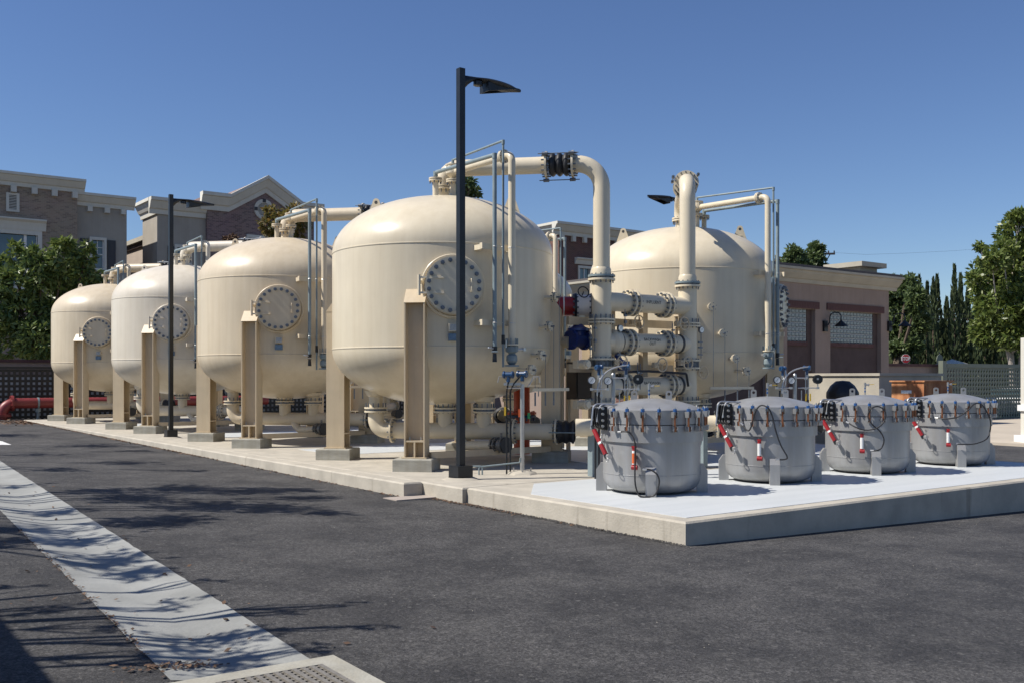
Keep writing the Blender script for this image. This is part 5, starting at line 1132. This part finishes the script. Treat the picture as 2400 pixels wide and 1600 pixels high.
to = bpy.data.objects.new('tmp', cu); C.objects.link(to); me = bpy.data.meshes.new_from_object(to.evaluated_get(bpy.context.evaluated_depsgraph_get())); bpy.data.objects.remove(to)
me.materials.append(WHITE); me.name = 'lettering'; o = link('lettering', me, ss, (0, -0.012, sp.z), (PI / 2, 0, 0)); o.scale = (0.82, 1.15, 1)
# green street sign disc beside pillar
q = at(2203, 843, D=49); g = MB(); g.cyl((0, 0, q.z), (0, 0.02, q.z), 0.28, n=20); g.cyl((0, 0.03, -0.7), (0, 0.03, q.z + .4), 0.03, n=8); o = g.build('round_sign', GATEG, loc=(q.x, q.y, 0)); tag(o, 'round sign seen from behind next to the gate pillar', 'road sign')
# utility pole
q = at(1925, 630, D=70); up = thing('utility_pole', 'wooden utility pole with one crossarm behind the pump house trees', 'utility pole', (q.x, q.y, 0), vr)
zt_ = at(1925, 592, D=70).z; g = MB(); g.cyl((0, 0, -0.6), (0, 0, zt_ + .2), 0.17, 0.13, n=10); g.build('pole', WOOD, up)
g = MB(); g.bar((-0.5, 0, zt_ - .1), (0.95, 0, zt_ - .1), 0.1, 0.12); g.bar((0, 0, zt_ - 1.2), (0.6, 0, zt_ - .15), 0.05, 0.06); g.build('crossarm', WOOD, up, smooth=False)
g = MB()
for x in (0.5, 0.9): g.cyl((x, 0, zt_ - .04), (x, 0, zt_ + .12), 0.05, n=8)
g.build('insulator', SHUT, up)
def wires(name, label, D0, pts, r_):
    g = MB(); g.tube([at(px, py, D=D0 + 0.02 * (px - 1900)) for px, py in pts], r_, 5); tag(g.build(name, SHUT), label, 'power line')
wires('power_line', 'thin power line from the utility pole running right above the trees', 70, [(1944, 592), (2030, 597), (2120, 594), (2240, 588), (2340, 580), (2440, 570)], 0.006)
wires('power_line', 'higher of two thin wires crossing in front of the cypresses', 60, [(2070, 733), (2180, 737), (2290, 737), (2400, 735)], 0.009)
wires('power_line', 'lower of two thin wires crossing in front of the cypresses', 60, [(2070, 744), (2180, 747), (2290, 747), (2400, 746)], 0.009)

# red pipe run at the far left
RY = 38.7; rp = thing('red_pipe_run', 'dark red pipe run with an elbow on a steel stand in front of the lattice', 'pipe', (0, RY, 0))
xl, xr = LX(5, RY), LX(60, RY) + 9; zc = 0.56
g = MB(); g.pipe([(xl, 0, -0.2), (xl, 0, zc), (xr, 0, zc)], 0.185, 0.4, n=24, seg=8); g.build('pipe', REDOX, rp)
g = MB(); u = LX(28, RY); g.flange((u, 0, zc), (1, 0, 0), 0.28, 0.07, 12, 0.022, 0, 0, 0.07); g.flange((xl, 0, 0.14), (0, 0, 1), 0.30, 0.08, 12, 0.022, 0, 0, 0.08); g.build('flange', REDOX, rp)
g = MB(); u = LX(89, RY); g.lathe([(0.188, -0.03), (0.20, -0.03), (0.20, 0.03), (0.188, 0.03)], (u, 0, zc), 24, (1, 0, 0)); g.cyl((u, 0, -0.2), (u, 0, zc - .19), 0.05, n=10); g.cyl((u, 0, zc - .32), (u, 0, zc - 0.19), 0.1, n=10); g.build('stand', GREYP, rp)

# cars behind the gate
def make_car(label, loc, rz, m):
    K = thing('parked_car', label, 'car', loc, rz, 'cars beyond the gate')
    g = MB(); g.sharp = 30; g.prism([(-2.2, 0.3), (2.2, 0.3), (2.25, 0.7), (2.1, 0.88), (1.2, 0.98), (-2.0, 1.02), (-2.25, 0.8)], (0, -0.88, 0), (1, 0, 0), (0, 0, 1), (0, 1.76, 0)); g.build('body', m, K, smooth=False)
    g = MB(); g.prism([(-1.9, 1.0), (1.1, 0.97), (0.4, 1.45), (-1.3, 1.48)], (0, -0.76, 0), (1, 0, 0), (0, 0, 1), (0, 1.52, 0)); g.build('windows', WGLASS, K, smooth=False)
    g = MB(); g.prism([(-1.35, 1.48), (0.42, 1.45), (0.35, 1.5), (-1.3, 1.53)], (0, -0.77, 0), (1, 0, 0), (0, 0, 1), (0, 1.54, 0)); g.build('roof', m, K, smooth=False)
    for x in (-1.4, 1.4):
        for s_ in (-1, 1):
            g = MB(); g.cyl((x, s_ * 0.7, 0.33), (x, s_ * 0.91, 0.33), 0.33, n=20); g.m = 1; g.cyl((x, s_ * 0.9, 0.33), (x, s_ * 0.92, 0.33), 0.2, n=14); g.build('wheel', [RUBBER, STEEL], K)
    return K
q = at(2250, 950, D=56); make_car('blue car seen through the left part of the lattice gate', (q.x, q.y, -0.57), 0.2, CARB)
q = at(2372, 950, D=53); make_car('white car seen through the right part of the lattice gate', (q.x, q.y, -0.57), 0.3, CARW)

# ================================================================== TREES
def rnd_dir():
    while True:
        v = V((random.uniform(-1, 1), random.uniform(-1, 1), random.uniform(-1, 1)))
        if 0.05 < v.length < 1: return v.normalized()
def leaves(mb, lobes, n, size, droop=0.3, asp=0.42, fill=0.55, clump=0.16):
    """leaf-sized faces in clumps spread through the lobes (centre, radii)"""
    tot = sum(max(l[1]) ** 2 for l in lobes); vs = []; fs = []
    for c, r in lobes:
        c = V(c); k = int(n * max(r) ** 2 / tot / 9) + 1
        for _ in range(k):
            d = rnd_dir(); f = random.uniform(fill, 1.05); cc = c + V((d.x * r[0], d.y * r[1], d.z * r[2])) * f
            cs = clump * random.uniform(.6, 1.6) * (sum(r) / 3)
            for _ in range(9):
                p = cc + rnd_dir() * cs * random.random(); a = (rnd_dir() + d * 0.6 - V((0, 0, droop))).normalized(); b = a.cross(rnd_dir()).normalized(); s_ = size * random.uniform(.6, 1.3)
                i = len(vs); vs += [p, p + a * s_ * .5 + b * s_ * asp * .5, p + a * s_, p + a * s_ * .5 - b * s_ * asp * .5]; fs.append((i, i + 1, i + 2, i + 3))
    mb.add(vs, fs)
def tree(label, base, trunk_r, lobes, n, size, lm, bm, name='tree', cat='tree', group=None, **kw):
    base = V(base); T = thing(name, label, cat, base, 0, group)
    g = MB(); ctr = sum((V(l[0]) for l in lobes), V((0, 0, 0))) / len(lobes) - base
    fk = V((ctr.x * .35, ctr.y * .35, ctr.z * 0.45))
    g.tube(bez([V((0, 0, -.2)), fk * .5 + V((random.uniform(-.1, .1), 0, 0)), fk], 9), trunk_r, 10, rf=lambda t: trunk_r * (1.15 - 0.5 * t))
    for l in lobes:
        e = V(l[0]) - base; m_ = (fk + e) / 2 + V((random.uniform(-.2, .2), random.uniform(-.2, .2), -0.15)); pts = bez([fk, m_, e], 9)
        g.tube(pts, trunk_r, 7, rf=lambda t: trunk_r * (0.6 - 0.5 * t))
        for _ in range(4):
            d = rnd_dir(); t_ = e + V((d.x * l[1][0], d.y * l[1][1], abs(d.z) * l[1][2])) * 0.85; g.tube([pts[-3], (pts[-3] + t_) / 2 + rnd_dir() * .1, t_], trunk_r * .2, 5, rf=lambda t: trunk_r * (0.2 - 0.16 * t))
    g.build('trunk', bm, T)
    g = MB(); leaves(g, [(V(l[0]) - base, l[1]) for l in lobes], n, size, **kw); g.build('crown', lm, T, smooth=False)
    return T
def lob(lst, D0, dj=1.0):
    """lobes from (px, py, radius px [, vertical radius px]) at distance D0"""
    out = []
    for t in lst:
        d = D0 + random.uniform(-dj, dj); r = t[2] * d / FOC; rz_ = (t[3] if len(t) > 3 else t[2]) * d / FOC; out.append((at(t[0], t[1], D=d), (r, r, rz_)))
    return out
lb = lob([(40, 668, 45, 42), (95, 640, 42), (150, 612, 40), (165, 660, 46), (205, 655, 34), (60, 740, 50), (130, 730, 52), (190, 710, 44), (30, 800, 42), (95, 800, 50), (160, 785, 42), (-30, 720, 60), (-20, 640, 40), (80, 605, 22), (205, 600, 16), (38, 600, 16)], 43, 1.0)
b = at(130, 860, D=43); tree('large glossy leaved tree in front of the tan brick house', (b.x, b.y, 0), 0.16, lb, 17000, 0.30, LEAFA, BARK, group=None, fill=0.72, asp=0.36, clump=0.15)
LT = [o for o in C.objects if o.get('label', '').startswith('large glossy')][0]
g = MB(); leaves(g, [(V(l[0]) - LT.location, l[1]) for l in lob([(38, 580, 13, 16), (75, 590, 12, 9), (205, 578, 10, 14), (190, 608, 14, 10), (150, 572, 26, 10), (5, 650, 16, 10), (110, 640, 20, 9)], 42.4, .4)], 1100, 0.28, asp=.36, fill=.2); g.build('new_growth', LEAFL, LT, smooth=False)
lb = lob([(640, 500, 20, 18), (665, 520, 24), (690, 495, 20), (712, 520, 20), (650, 545, 26), (620, 530, 16), (690, 545, 28)], 46, .6); b = at(660, 860, D=46)
tree('thin yellow green tree rising before the round gable vent', (b.x, b.y, 0), 0.12, lb, 2600, 0.24, LEAFY, BARK, fill=.3)
lb = lob([(452, 552, 10, 6), (497, 556, 10, 8)], 48, .3); b = at(560, 860, D=48)
lb = lob([(535, 565, 12, 10), (548, 560, 9, 8)], 48, .3); tree('reddish shrub top between the left tanks and the gable', (b.x, b.y, 0), 0.06, lb, 400, 0.2, LITTER, BARK)
lb = lob([(1098, 425, 16, 12), (1108, 448, 16, 14), (1075, 455, 22), (1060, 430, 16)], 60, .5); b = at(1080, 860, D=60); tree('treetop showing behind the tall lamp post above the nearest tank', (b.x, b.y, 0), 0.2, lb, 1400, 0.32, LEAFD, BARK)
lb = lob([(1862, 605, 22, 26), (1850, 625, 24, 18), (1880, 625, 22, 18), (1865, 590, 12, 12)], 58, .8); b = at(1862, 860, D=58); tree('round tree over the pump house roof, left of the utility pole', (b.x, b.y, 0), 0.18, lb, 3800, 0.26, LEAFD, BARK)
lb = lob([(1912, 585, 18, 16), (1905, 610, 24, 20), (1918, 632, 20, 16)], 60, .8); b = at(1908, 860, D=60); tree('round tree over the pump house roof, touching the utility pole', (b.x, b.y, 0), 0.18, lb, 3000, 0.26, LEAFD, BARK)
lb = lob([(1822, 612, 8, 10), (1826, 628, 8, 8)], 62, .3); b = at(1825, 860, D=62); tree('wispy yellow treetop just right of the right tank', (b.x, b.y, 0), 0.1, lb, 250, 0.2, LEAFY, BARK)
lb = lob([(2006, 640, 12, 7)], 60, .3); b = at(2006, 860, D=60); tree('small treetop above the pump house chimney', (b.x, b.y, 0), 0.1, lb, 250, 0.22, LEAFL, BARK)
lb = lob([(2095, 680, 24, 30), (2125, 672, 26, 24), (2110, 730, 36, 36), (2148, 705, 20, 30), (2140, 760, 32, 34), (2090, 780, 30, 34), (2158, 750, 18), (2120, 810, 40, 20)], 50, 1.5); b = at(2090, 862, D=50)
tree('dense dark tree beside the right corner of the pump house', (b.x, b.y, -0.5), 0.22, lb, 14000, 0.26, LEAFD, BARK, fill=.55)
lb = lob([(2385, 545, 44, 40), (2350, 590, 34, 26), (2330, 650, 60, 44), (2390, 640, 60), (2440, 600, 70), (2314, 705, 38, 36), (2360, 720, 66, 50), (2330, 775, 52, 36), (2400, 780, 60, 40), (2294, 668, 16, 14), (2450, 700, 70), (2285, 645, 12, 7), (2300, 578, 14, 7), (2390, 505, 26, 14), (2325, 612, 30, 20)], 54, 2.0); b = at(2378, 900, D=54)
BT = tree('big bright green tree with pale leaning trunks beyond the gate', (b.x, b.y, -0.5), 0.16, lb, 30000, 0.30, LEAFL, BARKP, fill=.5)
g = MB(); p_ = [at(2395, 870, D=54), at(2370, 855, D=54), at(2352, 790, D=54), at(2325, 720, D=54)]; bb = V((b.x, b.y, -0.5))
g.tube(bez([V((0, 0, 0)), p_[1] - bb, p_[2] - bb, p_[3] - bb], 12), 0.16, 9, rf=lambda t: 0.17 - 0.09 * t); g.tube(bez([V((.2, 0, 0)), at(2392, 840, D=54.2) - bb, at(2375, 770, D=54.2) - bb], 10), 0.12, 9, rf=lambda t: 0.13 - 0.06 * t); g.build('limb', BARKP, BT)
# cypresses
cyp = [(2140, 655, 9), (2155, 648, 9), (2173, 662, 10), (2187, 655, 11), (2196, 648, 13), (2219, 700, 12), (2237, 622, 11), (2251, 645, 11), (2268, 680, 13), (2288, 705, 13), (2308, 720, 13), (2328, 735, 14), (2350, 745, 14), (2372, 755, 14), (2394, 760, 14), (2125, 700, 12), (2110, 740, 12), (2095, 745, 12)]
def cypress(px, py, hw, k):
    D0 = 74 + (k % 3) * 1.5; base = at(px, 880, D=D0); base.z = -0.5; top = at(px, py, D=D0).z; r = hw * 1.15 * D0 / FOC
    K = thing('cypress_tree', CL[k], 'cypress', base, 0, 'row of slender cypresses')
    g = MB(); g.cyl((0, 0, -0.1), (0, 0, top * .8), 0.12, 0.03, n=6); g.build('trunk', BARK, K)
    g = MB(); vs = []; fs = []; H = top - base.z; n = int(1500 * r * H / 6)
    for _ in range(n):
        t = random.random() ** 0.85; a = random.uniform(0, 2 * PI); rr_ = r * min(1, (1 - t) * 2.2) ** 0.8 * (0.75 + 0.3 * math.sin(a * 3 + t * 17) * .5 + random.uniform(-.12, .18)); p = V((rr_ * math.cos(a), rr_ * math.sin(a), t * H))
        d = V((math.cos(a) * .35, math.sin(a) * .35, 1)).normalized(); b_ = d.cross(rnd_dir()).normalized(); s_ = random.uniform(.25, .5); i = len(vs)
        vs += [p - d * s_ * .4, p + b_ * s_ * .22, p + d * s_ * .7, p - b_ * s_ * .22]; fs.append((i, i + 1, i + 2, i + 3))
    g.add(vs, fs); g.build('crown', LEAFC, K, smooth=False)
CL = ['short cypress tip rising left of centre behind the dense dark tree', 'cypress tip second from the pump house, behind the dense dark tree', 'cypress at the right edge of the dense dark tree', 'cypress pressed against the left side of a stouter one', 'stout cypress with open sky to its right', 'short pointed cypress alone in the sky gap', 'tallest cypress of the row, right of the sky gap', 'slim cypress touching the right side of the tallest one', 'cypress between the slim one and the bright green tree', 'cypress half covered by the left edge of the bright green tree',
      'cypress behind the left twigs of the bright green tree', 'cypress behind the pale leaning trunk, left side', 'cypress behind the pale leaning trunks', 'cypress right of the pale leaning trunks', 'rightmost cypress behind the pale column', 'cypress mostly hidden inside the dense dark tree', 'low cypress behind the STOP sign', 'lowest cypress beside the pump house corner']
for k, (px, py, hw) in enumerate(cyp): cypress(px, py, hw, k)
# dense mass of hedge below
g = MB(); vs = []; fs = []
for _ in range(16000):
    px = random.uniform(2085, 2470); py = 862 - 85 * random.random() ** 0.9 - 16 * math.sin(px * .16); p = at(px, py, D=79 + random.uniform(-1, 1)); d = V((random.uniform(-.3, .3), random.uniform(-.3, .3), 1)).normalized(); b_ = d.cross(rnd_dir()).normalized(); s_ = random.uniform(.4, .9); i = len(vs)
    vs += [p - d * s_ * .5, p + b_ * s_ * .25, p + d * s_ * .5, p - b_ * s_ * .25]; fs.append((i, i + 1, i + 2, i + 3))
g.add(vs, fs); tag(g.build('hedge', LEAFC, smooth=False, kind='stuff'), 'tall dark evergreen hedge filling the gap under the cypresses', 'hedge')

# yard trees left of the camera; their shade falls across the gutter and asphalt
def shadow_tree(label, targets, base, n, size, seed):
    random.seed(seed); lobes = []
    for (px, py, hgt, r, rzz) in targets:
        s_ = at(px, py, Z=-0.15); d_ = s_.x * SN + s_.y * CS; hgt = max(hgt, (px + 190) * d_ / FOC * math.tan(SUN_EL) + r * 1.3); L_ = (hgt + 0.15) / math.tan(SUN_EL); lobes.append((V((s_.x + SX * L_, s_.y + SY * L_, hgt)), (r, r, rzz)))
    return tree(label, base, 0.11, lobes, n, size, LEAFD, BARK, fill=.1, clump=.35)
shadow_tree('yard tree left of the view whose leafy shade lies across the gutter', [(250, 1160, 5.0, .5, .25), (330, 1175, 5.0, .6, .3), (440, 1150, 4.8, .6, .3), (500, 1190, 4.6, .65, .3), (590, 1150, 4.6, .6, .25), (640, 1190, 4.2, .5, .3), (720, 1165, 4.2, .4, .25), (760, 1200, 4.2, .3, .2), (420, 1225, 4.9, .5, .3), (330, 1240, 4.9, .4, .25), (150, 1210, 5.6, .35, .2), (200, 1275, 5.2, .4, .2), (280, 1320, 5.2, .4, .2), (350, 1350, 5, .3, .15), (80, 1255, 5.6, .4, .25), (20, 1290, 5.4, .4, .2), (-60, 1270, 5.4, .5, .2), (700, 1145, 4.2, .4, .15)], (-4.6, 16.6, -0.1), 9000, 0.13, 3)
shadow_tree('yard tree left of the view whose bare twigs shade the lower gutter', [(470, 1520, 3.6, .25, .15), (600, 1500, 3.5, .25, .12), (130, 1450, 4.0, .2, .1), (300, 1490, 3.8, .18, .1), (700, 1440, 3.4, .10, .05), (760, 1530, 3.3, .15, .1), (900, 1470, 3.2, .08, .05), (60, 1400, 3.9, .15, .1), (560, 1560, 3.4, .3, .1), (430, 1420, 3.6, .2, .1), (380, 1560, 3.6, .2, .1), (820, 1420, 3.4, .1, .05), (500, 1370, 3.4, .12, .05)], (-5.0, 8.4, -0.1), 800, 0.09, 5)
shadow_tree('tall yard tree left of the view whose shade streaks the far asphalt', [(100, 1075, 5.2, .5, .2), (300, 1090, 5.0, .6, .15), (-60, 1110, 5.5, .6, .2), (60, 1150, 5.3, .35, .15), (240, 1050, 5.0, .9, .2), (450, 1105, 4.6, .3, .1), (150, 1110, 4.6, .5, .1), (30, 1030, 5, .9, .2), (330, 1060, 5, .5, .1)], (-6.2, 23.5, -0.1), 3600, 0.13, 9)
# wall outside the left edge whose shadow crosses the corner
L_ = 3.2 / math.tan(SUN_EL); pa = at(0, 1440, Z=-.1); pb = at(130, 1600, Z=-.1); dr_ = (pb - pa).normalized(); pa2 = pa - dr_ * 0.05; pb2 = pb + dr_ * 6
g = MB(); off = V((SX * L_, SY * L_, 0)); a_ = pa2 + off; b_ = pb2 + off; nn = V((-dr_.y, dr_.x, 0)) * -0.2
for q in (a_, b_): q.z = -0.2
g.prism([(0, 0), ((b_ - a_).length, 0), ((b_ - a_).length, 3.3), (0, 3.3)], a_, (b_ - a_).normalized(), (0, 0, 1), nn); tag(g.build('yard_wall', STUCPK, smooth=False), 'yard wall left of the view that shades the bottom left corner', 'wall')

# ================================================================== SMALL STUFF ON THE GROUND
random.seed(11)
def scatter(name, label, n, where, size, m, cat, flat=True):
    g = MB(); vs = []; fs = []
    for _ in range(n):
        x, y = where(); sg = abs(x - 2.03 - 0.0605 * (y - 5.2)); z = gz(x, y) + 0.012 - (max(0, 0.385 - sg) * 0.11 if y > 5.1 else 0); s_ = size * random.uniform(.5, 1.5); a = random.uniform(0, 6.28)
        if flat:
            p = V((x, y, z)); u = V((math.cos(a), math.sin(a), random.uniform(-.2, .5))) * s_; v_ = V((-math.sin(a), math.cos(a), random.uniform(-.2, .5))) * s_ * .6; i = len(vs)
            vs += [p - u, p + v_, p + u, p - v_]; fs.append((i, i + 1, i + 2, i + 3))
        else:
            p = V((x, y, z - .004)); i = len(vs); vs += [p + V((s_, 0, 0)), p + V((0, s_, 0)), p + V((-s_, 0, 0)), p + V((0, -s_, 0)), p + V((0, 0, s_ * .8))]; fs += [(i, i + 1, i + 4), (i + 1, i + 2, i + 4), (i + 2, i + 3, i + 4), (i + 3, i, i + 4)]
    g.add(vs, fs); tag(g.build(name, m, smooth=False, kind='stuff'), label, cat)
def edge():
    y = random.choice([random.uniform(12, 38), random.uniform(20, 38)]); return (7.0 - abs(random.gauss(0, .06)) - .01, y)
scatter('leaf_litter', 'dry leaves gathered along the foot of the long slab kerb', 1500, edge, 0.022, LITTER, 'leaves')
scatter('leaf_litter', 'pile of dry leaves at the far corner of the slab', 500, lambda: (6.7 + random.gauss(0, .5), 36.4 + random.gauss(0, .9)), 0.05, LITTER, 'leaves')
scatter('leaf_litter', 'dry leaves at the foot of the nearer slab edge by the step', 500, lambda: (7.38 - abs(random.gauss(0, .07)), 12.0 - abs(random.gauss(0, 1.2))), 0.018, LITTER, 'leaves')
scatter('leaf_litter', 'scattered dry leaves on and beside the gutter', 130, lambda: (2.2 + random.gauss(0, .5), random.uniform(5, 16)), 0.018, LITTER, 'leaves')
scatter('leaf_litter', 'clump of dry leaves on the drain grate edge', 160, lambda: (1.75 + random.gauss(0, .12), 5.42 + random.gauss(0, .04)), 0.014, LITTER, 'leaves')
scatter('leaf_litter', 'dry leaves lying along the left edge of the gutter', 260, lambda: (lambda y: (1.65 + .0605 * (y - 5.2) + random.gauss(0, .015), y))(random.uniform(5.6, 11)), 0.012, LITTER, 'leaves')
scatter('gravel', 'loose pale grit scattered over the asphalt', 200, lambda: (random.uniform(2.5, 13), random.uniform(4, 14)), 0.004, CONC, 'gravel', False)
scatter('gravel', 'dark crumbs of asphalt along the slab foot', 900, lambda: (7.39 - abs(random.gauss(0, .05)), random.uniform(7, 12)), 0.011, ASPH, 'gravel', False)
